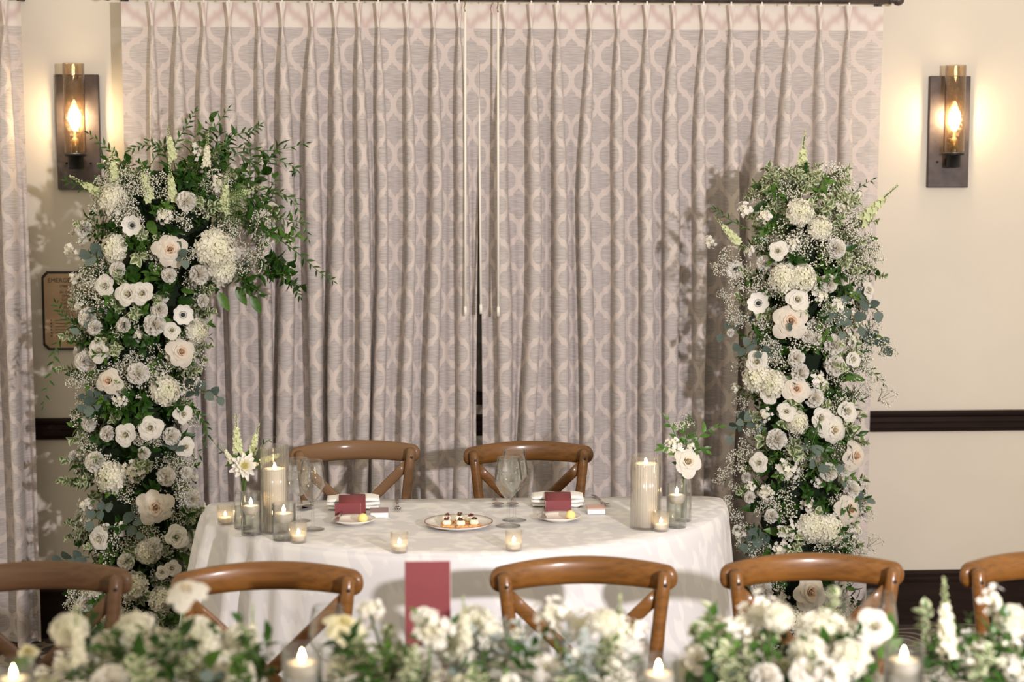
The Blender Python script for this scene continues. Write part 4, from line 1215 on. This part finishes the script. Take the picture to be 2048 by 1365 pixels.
# ------------------------------------------------------------------ bloom positions: kind, x, y, z, diameter, side
LEFT_BLOOMS = [
('rose',-0.811,-0.684,1.533,0.107,0.07),('anemone',-0.938,-0.670,1.615,0.074,-0.41),('anemone',-0.777,-0.651,1.308,0.074,0.61),
('carn',-0.753,-0.681,1.698,0.073,0.21),('hydr',-0.666,-0.656,1.530,0.155,0.57),('hydr',-0.644,-0.628,1.468,0.130,0.76),
('carn',-0.716,-0.659,1.448,0.074,0.54),('carn',-1.121,-0.581,1.600,0.067,-0.93),('lisi',-1.039,-0.653,1.408,0.078,-0.59),
('lisi',-0.956,-0.680,1.382,0.088,-0.25),('lisi',-0.908,-0.685,1.385,0.081,-0.07),('hydr',-1.006,-0.655,1.536,0.111,-0.57),
('hydr',-1.008,-0.641,1.708,0.114,-0.67),('rose',-0.484,-0.520,1.655,0.080,1.00),('lisi',-0.486,-0.520,1.578,0.061,1.00),
('stockb',-0.653,-0.644,1.757,0.081,0.65),('stockb',-0.553,-0.520,1.487,0.099,1.00),('stockb',-0.721,-0.575,1.865,0.075,0.77),
('stockb',-0.515,-0.520,1.462,0.065,1.00),('carn',-1.108,-0.620,1.297,0.078,-0.80),('carn',-0.869,-0.681,1.277,0.081,0.24),
('carn',-0.853,-0.680,1.327,0.063,0.24),('hydr',-0.743,-0.598,1.243,0.098,0.88),('lisi',-1.063,-0.656,1.186,0.082,-0.57),
('carn',-1.127,-0.617,1.148,0.075,-0.81),('rose',-0.789,-0.636,1.179,0.104,0.71),('rose',-1.028,-0.673,1.084,0.093,-0.37),
('carn',-0.928,-0.685,1.111,0.081,0.10),('hydr',-0.844,-0.662,1.043,0.115,0.50),('lisi',-0.787,-0.620,0.960,0.071,0.79),
('lisi',-0.892,-0.676,0.921,0.089,0.23),('lisi',-0.976,-0.678,0.898,0.082,-0.17),('carn',-1.042,-0.661,0.901,0.060,-0.48),
('lisi',-0.782,-0.615,0.844,0.072,0.81),('carn',-0.822,-0.650,0.888,0.067,0.60),('carn',-1.093,-0.643,0.800,0.079,-0.67),
('carn',-1.187,-0.520,0.800,0.046,-1.00),('hydr',-1.033,-0.673,0.748,0.123,-0.39),('stockb',-0.954,-0.686,0.768,0.089,-0.03),
('carn',-0.841,-0.663,0.749,0.071,0.52),('rose',-0.879,-0.681,0.644,0.116,0.27),('carn',-0.761,-0.597,0.656,0.068,0.89),
('lisi',-1.079,-0.645,0.530,0.083,-0.64),('lisi',-0.813,-0.651,0.533,0.087,0.61),('carn',-0.891,-0.676,0.508,0.067,0.26),
('lisi',-0.764,-0.591,0.501,0.072,0.90),('hydr',-0.910,-0.677,0.485,0.097,0.19),('carn',-0.986,-0.676,0.454,0.064,-0.15),
('hydr',-0.963,-0.673,0.365,0.109,0.03),('hydr',-0.873,-0.650,0.310,0.102,0.51),('lisi',-0.865,-0.653,0.410,0.053,0.52),
('hydr',-1.114,-0.629,0.351,0.098,-0.70),('carn',-1.144,-0.603,0.289,0.076,-0.84),('carn',-0.816,-0.682,1.446,0.055,0.18),
('carn',-0.996,-0.664,1.463,0.063,-0.48),('stockb',-1.163,-0.547,1.422,0.056,-0.99),('stockb',-1.183,-0.520,1.525,0.064,-1.00),
('stockb',-1.144,-0.585,1.329,0.049,-0.92),('carn',-1.081,-0.640,1.264,0.059,-0.69),('carn',-0.975,-0.680,1.276,0.055,-0.25),
('lisi',-0.814,-0.662,1.256,0.063,0.51),('stockb',-0.995,-0.678,1.017,0.056,-0.24),('carn',-1.114,-0.615,0.931,0.064,-0.80),
('stockb',-1.142,-0.590,0.884,0.056,-0.90),('carn',-0.914,-0.682,0.835,0.048,0.14),('stockb',-1.137,-0.602,0.638,0.064,-0.87),
('stockb',-1.006,-0.675,0.564,0.064,-0.35),('carn',-0.780,-0.610,0.751,0.049,0.84),('stockb',-0.741,-0.520,0.608,0.050,1.00),
('lisi',-0.834,-0.637,0.420,0.064,0.66),('hydr',-1.041,-0.660,0.260,0.102,-0.36),('lisi',-1.128,-0.615,0.213,0.076,-0.77),
('carn',-0.912,-0.662,0.240,0.075,0.32),('stockb',-1.169,-0.540,1.247,0.053,-0.99),('carn',-0.711,-0.616,1.355,0.049,0.81),
('stockb',-1.003,-0.647,1.667,0.074,-0.63),('stockb',-0.829,-0.684,1.650,0.066,-0.07),('carn',-0.602,-0.618,1.519,0.056,0.81),
]
RIGHT_BLOOMS = [
('anemone',1.121,-0.720,1.462,0.067,-1.00),('anemone',1.180,-0.826,1.352,0.077,-0.76),('lisi',1.234,-0.866,1.531,0.069,-0.44),
('hydr',1.259,-0.874,1.440,0.109,-0.33),('hydr',1.320,-0.883,1.440,0.109,-0.04),('hydr',1.309,-0.878,1.660,0.102,0.00),
('hydr',1.377,-0.876,1.608,0.094,0.28),('carn',1.438,-0.863,1.540,0.073,0.48),('carn',1.411,-0.872,1.422,0.066,0.36),
('lisi',1.300,-0.882,1.368,0.080,-0.14),('rose',1.280,-0.878,1.296,0.120,-0.25),('lisi',1.576,-0.755,1.390,0.063,0.98),
('carn',1.434,-0.868,1.216,0.077,0.43),('carn',1.440,-0.864,1.141,0.077,0.48),('carn',1.300,-0.882,1.169,0.062,-0.16),
('carn',1.337,-0.884,1.244,0.047,0.01),('carn',1.367,-0.882,1.235,0.048,0.14),('carn',1.313,-0.882,1.123,0.066,-0.08),
('stockb',1.382,-0.874,1.096,0.066,0.26),('lisi',1.177,-0.823,1.152,0.081,-0.78),('hydr',1.184,-0.827,1.095,0.118,-0.74),
('hydr',1.230,-0.857,1.078,0.110,-0.49),('rose',1.303,-0.875,1.064,0.095,-0.11),('lisi',1.507,-0.832,1.159,0.063,0.73),
('stockb',1.513,-0.826,1.313,0.059,0.76),('stockb',1.459,-0.827,1.676,0.077,0.70),('carn',1.369,-0.868,1.032,0.070,0.23),
('stockb',1.130,-0.720,1.046,0.041,-1.00),('lisi',1.495,-0.813,0.977,0.082,0.79),('lisi',1.392,-0.862,0.962,0.077,0.34),
('lisi',1.272,-0.866,0.986,0.066,-0.26),('hydr',1.313,-0.871,0.947,0.085,-0.05),('rosew',1.439,-0.847,0.918,0.089,0.55),
('carn',1.241,-0.856,0.890,0.077,-0.43),('rose',1.531,-0.784,0.818,0.105,0.91),('lisi',1.189,-0.824,0.803,0.071,-0.73),
('stockb',1.283,-0.871,0.784,0.085,-0.21),('carn',1.427,-0.856,0.774,0.070,0.48),('carn',1.523,-0.801,0.702,0.071,0.86),
('rose',1.506,-0.817,0.637,0.105,0.79),('hydr',1.373,-0.872,0.583,0.118,0.21),('hydr',1.434,-0.855,0.570,0.123,0.50),
('stockb',1.290,-0.872,0.572,0.078,-0.20),('stockb',1.219,-0.852,0.705,0.070,-0.55),('carn',1.163,-0.798,0.679,0.045,-0.87),
('carn',1.155,-0.772,0.743,0.041,-0.94),('carn',1.202,-0.824,0.366,0.079,-0.72),('rose',1.365,-0.868,0.360,0.123,0.16),
('stockb',1.247,-0.852,0.328,0.075,-0.46),('stockb',1.457,-0.841,0.334,0.067,0.59),('carn',1.480,-0.829,0.382,0.060,0.69),
('carn',1.132,-0.720,1.285,0.034,-1.00),('carn',1.104,-0.720,1.242,0.030,-1.00),('stockb',1.548,-0.773,0.551,0.064,0.94),
('stockb',1.152,-0.720,0.527,0.076,-1.00),('stockb',1.263,-0.863,0.504,0.074,-0.35),('hydr',1.319,-0.867,0.259,0.101,-0.09),
('carn',1.408,-0.857,0.255,0.075,0.36),('stockb',1.382,-0.879,1.382,0.066,0.24),('stockb',1.448,-0.860,1.347,0.062,0.52),
('lisi',1.215,-0.846,1.039,0.063,-0.57),('stockb',1.209,-0.840,0.969,0.055,-0.61),('stockb',1.168,-0.804,0.712,0.048,-0.84),
('stockb',1.143,-0.776,1.667,0.063,-0.93),('stockb',1.196,-0.854,1.651,0.062,-0.56),('stockb',1.547,-0.720,1.708,0.056,1.00),
('stockb',1.034,-0.720,1.554,0.052,-1.00),('carn',1.228,-0.855,0.625,0.052,-0.51),('lisi',1.482,-0.828,0.440,0.067,0.70),
('hydr',1.404,-0.862,0.450,0.086,0.35),
]
LEFT_AXIS = [(1.873,-0.816,0.105),(1.768,-0.844,0.262),(1.611,-0.830,0.333),(1.471,-0.876,0.299),(1.348,-0.931,0.255),(1.260,-0.950,0.229),(1.082,-0.980,0.221),(0.904,-0.967,0.213),(0.725,-0.979,0.222),(0.544,-0.957,0.223),(0.363,-0.996,0.206),(0.162,-1.000,0.197),]
RIGHT_AXIS = [(1.872,1.348,0.043),(1.786,1.349,0.121),(1.648,1.351,0.217),(1.526,1.371,0.226),(1.352,1.374,0.218),(1.177,1.381,0.227),(1.001,1.362,0.202),(0.824,1.365,0.202),(0.645,1.369,0.212),(0.466,1.372,0.203),(0.177,1.377,0.195),]
LEFT_VINES = [
[(-0.758,-0.560,1.803),(-0.719,-0.580,1.889),(-0.665,-0.600,1.948),(-0.616,-0.620,2.012),],
[(-0.844,-0.560,1.786),(-0.809,-0.550,1.889),(-0.766,-0.540,1.958),(-0.741,-0.530,2.007),],
[(-0.740,-0.560,1.820),(-0.633,-0.593,1.878),(-0.476,-0.627,1.868),(-0.351,-0.660,1.893),],
[(-0.688,-0.560,1.855),(-0.599,-0.580,1.920),(-0.537,-0.600,1.936),(-0.510,-0.620,1.956),],
[(-0.913,-0.560,1.751),(-0.998,-0.550,1.837),(-1.042,-0.540,1.879),(-1.106,-0.530,1.927),],
[(-0.570,-0.560,1.699),(-0.447,-0.593,1.725),(-0.376,-0.627,1.657),(-0.346,-0.660,1.564),],
[(-0.451,-0.560,1.560),(-0.381,-0.580,1.508),(-0.312,-0.600,1.448),(-0.263,-0.620,1.418),],
[(-0.522,-0.560,1.490),(-0.454,-0.550,1.446),(-0.411,-0.540,1.401),(-0.386,-0.530,1.358),],
[(-1.096,-0.560,1.248),(-1.210,-0.593,1.217),(-1.231,-0.627,1.125),(-1.260,-0.660,0.996),],
[(-1.096,-0.560,1.248),(-1.160,-0.580,1.271),(-1.193,-0.600,1.301),(-1.215,-0.620,1.348),],
[(-1.000,-0.560,1.700),(-1.068,-0.550,1.760),(-1.130,-0.540,1.748),(-1.188,-0.530,1.765),],
[(-0.808,-0.560,1.000),(-0.735,-0.593,0.951),(-0.706,-0.627,0.885),(-0.743,-0.660,0.795),],
[(-0.894,-0.560,1.820),(-0.839,-0.580,1.889),(-0.811,-0.600,1.871),(-0.884,-0.620,1.901),],
[(-0.586,-0.560,1.820),(-0.483,-0.550,1.841),(-0.398,-0.540,1.812),(-0.402,-0.530,1.795),],
[(-0.672,-0.560,1.820),(-0.600,-0.593,1.803),(-0.512,-0.627,1.734),(-0.377,-0.660,1.704),],
[(-0.931,-0.560,1.700),(-0.969,-0.580,1.769),(-0.999,-0.600,1.786),(-1.039,-0.620,1.748),],
[(-0.793,-0.560,1.734),(-0.724,-0.550,1.820),(-0.639,-0.540,1.838),(-0.553,-0.530,1.873),],
[(-0.726,-0.560,1.665),(-0.602,-0.593,1.648),(-0.497,-0.627,1.631),(-0.392,-0.660,1.607),],
[(-0.826,-0.560,1.803),(-0.848,-0.580,1.871),(-0.904,-0.600,1.888),(-0.949,-0.620,1.871),],
]
RIGHT_VINES = [
[(1.385,-0.900,0.959),(1.369,-0.900,0.908),(1.356,-0.900,0.848),(1.368,-0.900,0.771),],
[(1.319,-0.900,0.806),(1.405,-0.900,0.787),(1.387,-0.900,0.856),(1.422,-0.900,0.822),],
[(1.504,-0.720,1.648),(1.521,-0.720,1.700),(1.555,-0.720,1.743),(1.598,-0.720,1.769),],
[(1.173,-0.720,1.597),(1.103,-0.720,1.631),(1.068,-0.720,1.657),(1.050,-0.720,1.666),],
[(1.533,-0.720,1.108),(1.586,-0.720,1.116),(1.622,-0.720,1.090),(1.658,-0.720,1.054),],
[(1.566,-0.720,1.196),(1.601,-0.720,1.213),(1.637,-0.720,1.195),(1.664,-0.720,1.169),],
]
FRONT_BLOOMS = [
('stock',-0.670,-3.602,0.958,0.039,0.105),('lisi',-0.700,-3.576,0.972,0.052,0),('bud',-0.674,-3.525,0.948,0.033,0),
('stock',-0.560,-3.647,0.951,0.067,0.120),('hydr',-0.585,-3.598,1.006,0.060,0),
('hydr',-0.540,-3.451,0.920,0.090,0),('hydr',-0.494,-3.483,0.967,0.077,0),('hydr',-0.379,-3.522,0.956,0.097,0),
('hydr',-0.335,-3.523,0.919,0.089,0),('stockb',-0.420,-3.545,0.936,0.079,0),('hydr',-0.305,-3.516,0.953,0.067,0),
('stock',-0.284,-3.498,0.911,0.050,0.119),('rosew',-0.388,-3.590,1.067,0.057,0),
('stockb',-0.558,-3.477,0.900,0.081,0),('stockb',-0.614,-3.506,0.919,0.062,0),('hydr',-0.447,-3.507,0.944,0.071,0),('stockb',-0.239,-3.571,0.932,0.061,0),('rosey',-0.119,-3.561,0.996,0.056,0),('stockb',-0.074,-3.474,1.000,0.056,0),
('stockb',0.033,-3.623,0.997,0.072,0),
('hydr',0.115,-3.457,0.961,0.077,0),('hydr',0.081,-3.525,0.939,0.071,0),('stockb',0.142,-3.549,0.968,0.067,0),('stock',0.096,-3.580,0.955,0.044,0.107),('lisi',-0.093,-3.533,0.895,0.044,0),('lisi',0.023,-3.514,0.992,0.045,0),('stockb',0.255,-3.479,0.984,0.069,0),('stockb',0.301,-3.516,0.979,0.063,0),
('rosew',0.210,-3.478,0.877,0.078,0),('rosew',0.288,-3.469,0.866,0.073,0),('stock',0.374,-3.507,0.911,0.045,0.129),
('stockb',0.391,-3.484,0.955,0.069,0),('hydr',0.337,-3.593,1.004,0.049,0),
('stockb',0.182,-3.479,0.943,0.064,0),('hydr',0.476,-3.632,1.003,0.069,0),('stock',0.464,-3.568,0.936,0.039,0.104),
('lisi',0.504,-3.591,0.931,0.053,0),('hydr',0.619,-3.475,0.921,0.068,0),
('stockb',0.589,-3.527,0.975,0.054,0),
('stockb',0.634,-3.506,0.991,0.078,0),('hydr',0.563,-3.474,0.944,0.064,0),('rosew',0.659,-3.549,0.890,0.090,0),('hydr',0.644,-3.588,1.006,0.053,0),
('hydr',0.739,-3.530,0.955,0.099,0),
('hydr',0.697,-3.611,0.944,0.070,0),('lisi',0.834,-3.528,0.969,0.063,0),
('hydr',0.760,-3.642,0.945,0.066,0),('stockb',0.794,-3.587,0.895,0.080,0),('stockb',0.796,-3.471,0.949,0.055,0),('stock',0.965,-3.558,0.906,0.075,0.165),('stockb',1.053,-3.521,1.014,0.051,0),('hydr',1.083,-3.538,0.977,0.063,0),('stockb',1.092,-3.462,0.904,0.074,0),('hydr',1.042,-3.564,0.892,0.090,0),('stockb',0.941,-3.602,0.956,0.071,0),('lisi',1.152,-3.454,0.900,0.056,0),
]
lc, lsurf = column('floral_arch', 'tall white and green floral arch with ruscus vines beside left sconce', LEFT_AXIS, -.5, LEFT_BLOOMS, 101, 1.80)
for P in LEFT_VINES: vine(lc, P, 17)
for P, s_, idx in (((-.873, -.66, 1.66), .17, 1), ((-.80, -.66, 1.66), .16, 1), ((-.80, -.62, 1.80), .15, 1), ((-.64, -.64, 1.62), .17, 1), ((-1.0, -.62, 1.70), .17, 1), ((-.70, -.60, 1.78), .14, 0)):
    bloom(lc, 'spike', P, s_ * 1.1, (rnd.uniform(-.25, .25), -.25, 1), idx)
bloom(lc, 'spike', (-.99, -.6, 1.68), .20, (-.9, -.1, .55), 1); bloom(lc, 'spike', (-.68, -.62, 1.68), .20, (.9, -.1, .35), 1)
for p in ((-.66, -.62, 1.66), (-.60, -.66, 1.60), (-.72, -.66, 1.66), (-.55, -.62, 1.66), (-.62, -.66, 1.72)):
    bloom(lc, 'fern', p, .15, (rnd.uniform(-.2, .9), -.3, rnd.uniform(.1, 1)))
for i in range(26):   # leafy crown of the arch
    x = rnd.uniform(-.95, -.50); z = 1.62 + rnd.uniform(0, .22) * (1 - abs(x + .72) / .3)
    bloom(lc, 'sprig', (x, -.5 + rnd.uniform(-.12, .08), z), rnd.uniform(.12, .2), (rnd.uniform(-.3, .8), rnd.uniform(-.4, .3), 1))
for i in range(16):   # right overhang of the arch
    bloom(lc, 'sprig', (rnd.uniform(-.66, -.46), -.55 + rnd.uniform(-.1, .08), rnd.uniform(1.42, 1.68)), rnd.uniform(.12, .17), (rnd.uniform(.2, 1), -.3, rnd.uniform(-.8, .5)))
for x, z in ((-.52, 1.55), (-.50, 1.62), (-.56, 1.48), (-.62, 1.60)): bloom(lc, 'breath', (x, -.64, z), .10, (.4, -1, .3))
for x, z in ((-.60, 1.40), (-.55, 1.37), (-.58, 1.43), (-.66, 1.38)): leaf_at(lc, LEAF_MID, 'salal_leaf', Vector((x, -.60, z)) - lc.location, (.5, -.1, -1), (0, -1, .2), .075)

rc, rsurf = column('floral_column', 'upright white and green floral column in front of the right drape', RIGHT_AXIS, -.7, RIGHT_BLOOMS, 202, 1.62, True)
for P in RIGHT_VINES: vine(rc, P, 11, .028)
for P, s_, nn, idx in (((1.33, -.78, 1.70), .24, (.05, -.05, 1), 1), ((1.28, -.78, 1.62), .16, (-.25, -.1, 1), 1), ((1.14, -.80, 1.53), .16, (-.75, -.1, .8), 1), ((1.50, -.78, 1.58), .24, (.75, -.1, .8), 1), ((1.40, -.78, 1.60), .18, (.3, -.1, 1), 0)):
    bloom(rc, 'spike', P, s_, nn, idx)
for i in range(16): bloom(rc, 'pit', (1.33 + rnd.uniform(-.09, .06), -.74 + rnd.uniform(-.06, .06), rnd.uniform(1.58, 1.74)), rnd.uniform(.09, .13), (rnd.uniform(-.5, .5), -.3, 1))
for x, z in ((1.10, 1.50), (1.06, 1.47), (1.12, 1.42), (1.08, 1.36), (1.13, 1.30), (1.18, 1.33), (1.21, 1.29), (1.47, 1.66), (1.43, 1.62), (1.53, 1.55), (1.58, 1.50), (1.60, 1.28), (1.63, 1.18), (1.60, 1.08), (1.63, 1.02), (1.14, .70), (1.10, .63), (1.08, .74), (1.13, .80), (1.58, .62), (1.60, .50), (1.52, .53), (1.17, .52), (1.20, .48)):
    bloom(rc, 'breath', (x, -.78 + rnd.uniform(-.04, .04), z), rnd.uniform(.07, .10), (rnd.uniform(-.4, .4), -.8, .5))

# ------------------------------------------------------------------ bud vases on the sweetheart table
def bud_vase(x, y, h, r, label, stems):
    t = thing('bud_vase', label, 'vase', (x, y, ZC))
    b = MB(); b.lathe([(.0005, 0), (r - .002, 0), (r, .003), (r, h * .82), (r * .86, h * .93), (r * .84, h), (r * .80, h), (r * .82, h * .93), (r - .0025, h * .81), (r - .0025, .005), (.0005, .005)], 36); b.build('glass_body', M['glass'], t)
    b = MB(); b.lathe([(.0005, .006), (r - .003, .006), (r - .003, h * .6), (.0005, h * .6)], 32); b.build('water', M['greenwater'], t)
    for (tx, ty, tz) in stems:
        b = MB(); b.tube([(-tx * .3, -ty * .3, .01), (0, 0, h * .9), (tx * .55, ty * .55, h + (tz - h) * .5), (tx, ty, tz)], .0026, 6); b.build('flower_stem', M['stem'], t)
    return t
t = bud_vase(-.490, -1.574, .108, .029, 'clear bud vase with dahlia-like white bloom and green spikes, left table end', [(.010, -.02, .175), (-.012, 0, .23), (.02, .01, .21)])
b = MB()
for i in range(26):
    f = i / 25; ph = i * 2.39996
    def fn(u, v, f=f, ph=ph):
        a = 2 * u - 1; R = .14 + .36 * f; w = .09 * math.sin(PI * min(.94, .15 + .8 * v)) ** .6
        rr = .03 + R * v; z = .16 * (1 - f) * v + .14 * v * (1 - f) - .10 * f * v * v + .05 * a * a
        return (rr * math.cos(ph) - a * w * math.sin(ph), rr * math.sin(ph) + a * w * math.cos(ph), z)
    b.grid(fn, 4, 5)
for k in range(24): b.octa((.07 * math.sqrt(k / 24) * math.cos(k * 2.4) * 1.6, .07 * math.sqrt(k / 24) * math.sin(k * 2.4) * 1.6, .16), .022, 1)
M['dahlia'] = petal_mat('white_dahlia_petal', (.84, .80, .50), (.88, .86, .80), .05, .22)
M['dahlc'] = plain('yellow_dahlia_centre', (.72, .60, .16), .6)
dm = b.mesh('dahlia_head', [M['dahlia'], M['dahlc']])
put('dahlia_head', dm, t, (.008, -.035, .190), (math.radians(72), 0, math.radians(6)), .088)
for p, s_, nn, i in (((-.012, 0, .19), .15, (-.05, 0, 1), 1), ((.018, .01, .19), .125, (.25, 0, 1), 1), ((.03, .0, .19), .11, (1, 0, .35), 1), ((-.02, -.01, .18), .09, (-.5, -.3, 1), 0)):
    bloom(t, 'spike', Vector(p) + t.location, s_, nn, i)
for d in ((-1, 0, .35), (.9, -.3, -.2), (-.8, -.2, -.1), (.7, 0, .8), (.8, .1, .1)):
    leaf_at(t, LEAF_MID, 'green_leaf', (0, 0, .20), d, (0, -.7, 1), .055)
vine(t, [(-.49, -1.574, .93), (-.53, -1.57, .965), (-.555, -1.57, .985), (-.575, -1.57, 1.01)], 5, .02)
vine(t, [(-.47, -1.574, .93), (-.44, -1.57, .985), (-.425, -1.57, 1.005), (-.40, -1.57, 1.02)], 5, .02)
t = bud_vase(.812, -1.549, .138, .0255, 'clear bud vase with white ranunculus and leafy stems, right table end', [(.008, -.015, .19), (-.01, 0, .22), (.0, .01, .24), (.012, .0, .2)])
o = bloom(t, 'rosew', Vector((.006, -.03, .182)) + t.location, .084, (.2, -.9, .45), 0)
for p, s_ in (((-.028, 0, .215), .06), ((-.035, .0, .235), .05), ((.02, .0, .225), .04)): bloom(t, 'stockb', Vector(p) + t.location, s_, (-.3, -1, .5))
bx_, by_, bz_ = t.location
for P, n, L in (([(0, 0, .14), (-.012, 0, .21), (-.03, 0, .27), (-.058, 0, .315)], 9, .035), ([(0, 0, .16), (.035, 0, .235), (.065, 0, .27), (.105, .0, .282)], 8, .036), ([(0, 0, .16), (-.02, -.01, .20), (-.045, -.01, .225), (-.065, -.01, .222)], 7, .036), ([(0, 0, .15), (.03, -.01, .21), (.05, -.01, .225), (.066, -.01, .215)], 6, .034), ([(0, 0, .15), (.004, 0, .21), (.01, 0, .25), (-.004, 0, .285)], 9, .032)):
    vine(t, [(bx_ + a, by_ + e, bz_ + c) for a, e, c in P], n, L, 'leafy_stem', LEAF_MID, 'green_leaf')
bloom(t, 'breath', Vector((.0, .02, .29)) + t.location, .07, (.2, -.5, 1)); bloom(t, 'fern', Vector((0, 0, .2)) + t.location, .12, (.15, 0, 1))

# ------------------------------------------------------------------ foreground bouquets in low bowls
GROUPS = [(-9, -.66, 'blurred lime spiked bouquet at the bottom left corner'), (-.66, -.215, 'large blurred white hydrangea bouquet at lower left, topped by one tall rose'), (-.215, .165, 'blurred white bouquet with cream rose below the burgundy card'), (.165, .425, 'blurred silver-leaved bouquet with two cream roses, bottom centre'), (.425, .70, 'blurred white bouquet before the chair at right floral column'), (.70, .90, 'blurred white bouquet in front of foreground wine glasses'), (.90, 9, 'blurred tall stock bouquet at the bottom right corner')]
for gi, (a, e, lb) in enumerate(GROUPS):
    rnd = random.Random(900 + gi)
    fl_ = [q for q in FRONT_BLOOMS if a <= q[1] < e and not (q[2] < -3.55 and any(abs(q[1] - c[0] * 1.04) < .06 for c in FC))]
    if not fl_: continue
    xs = [q[1] for q in fl_]; lo, hi = min(xs), max(xs); cx = (lo + hi) / 2
    t = thing('low_bouquet', lb, 'flower arrangement', (cx, -3.56, FZ), 0, 'foreground bouquets')
    rr = .075
    b = MB(); b.lathe([(.0005, 0), (rr * .55, 0), (rr * .6, .006), (rr * .35, .014), (rr * .5, .022), (rr * .95, .045), (rr, .075), (rr * .94, .075), (rr * .88, .05), (.0005, .03)], 30); b.build('footed_bowl', M['brass'], t)
    for k, x, y, z, s_, hgt in fl_:
        b = MB(); b.tube([(0, 0, .05), ((x - cx) * .6, (y + 3.56) * .6, (z - FZ) * .55), (x - cx, y + 3.56, z - FZ - .01)], .0028, 5); b.build('flower_stem', M['stem'], t)
        if k == 'stock': bloom(t, 'spike', (x, y, z - .02), hgt * 1.12, (rnd.uniform(-.1, .1), -.05, 1), 0)
        elif k == 'bud': bloom(t, 'rosey', (x, y, z), s_, (.2, -.6, .8), 0)
        elif k.startswith('rose'): bloom(t, k, (x, y, z), s_ * 1.1, (rnd.uniform(-.2, .2), -.5, 1))
        else: bloom(t, k, (x, y, z), s_ * 1.12, (rnd.uniform(-.3, .3), -.8, rnd.uniform(.3, .9)))
    wid = hi - lo + .10
    for i in range(int(wid * 50) + 3):
        x = rnd.uniform(lo - .05, hi + .05); y = -3.56 + rnd.uniform(-.13, .09); z = rnd.uniform(.85, .94)
        if any(abs(x - q[0] * (1 if y < -3.6 else 1.06)) < .075 for q in FC) and (y < -3.52 or z > .9): continue
        bloom(t, rnd.choice(('hydr', 'stockb', 'stockb', 'stockb', 'lisi', 'carn')), (x, y, z), rnd.uniform(.05, .078), (rnd.uniform(-.4, .4), -.8, rnd.uniform(.3, 1)))
    for i in range(int(wid * 95) + 5):
        x = rnd.uniform(lo - .06, hi + .06); y = -3.56 + rnd.uniform(-.12, .10); z = rnd.uniform(.80, .91)
        if any(abs(x - q[0]) < .06 for q in FC): continue
        key = 'dusty' if (gi == 3 and i % 2) else rnd.choice(('sprig', 'sprig', 'sprig', 'pit', 'breath'))
        bloom(t, key, (x, y, z), rnd.uniform(.08, .13), (rnd.uniform(-.6, .6), rnd.uniform(-.7, .3), 1))
    for i in range(int(wid * 16) + 2):
        x = rnd.uniform(lo - .05, hi + .05); leaf_at(t, LEAF_MID if i % 3 else LEAF_SALAL, 'green_leaf', (x - cx, rnd.uniform(-.12, .08), rnd.uniform(.09, .20)), (rnd.uniform(-.7, .7), -.3, rnd.uniform(.2, 1)), (0, -1, .6), rnd.uniform(.045, .065))
    if gi in (1, 2, 4): euc_sprig(t, (rnd.uniform(lo, hi), -3.60, .88), (rnd.uniform(-.6, .6), -.3, .8), .08, 5, .030)
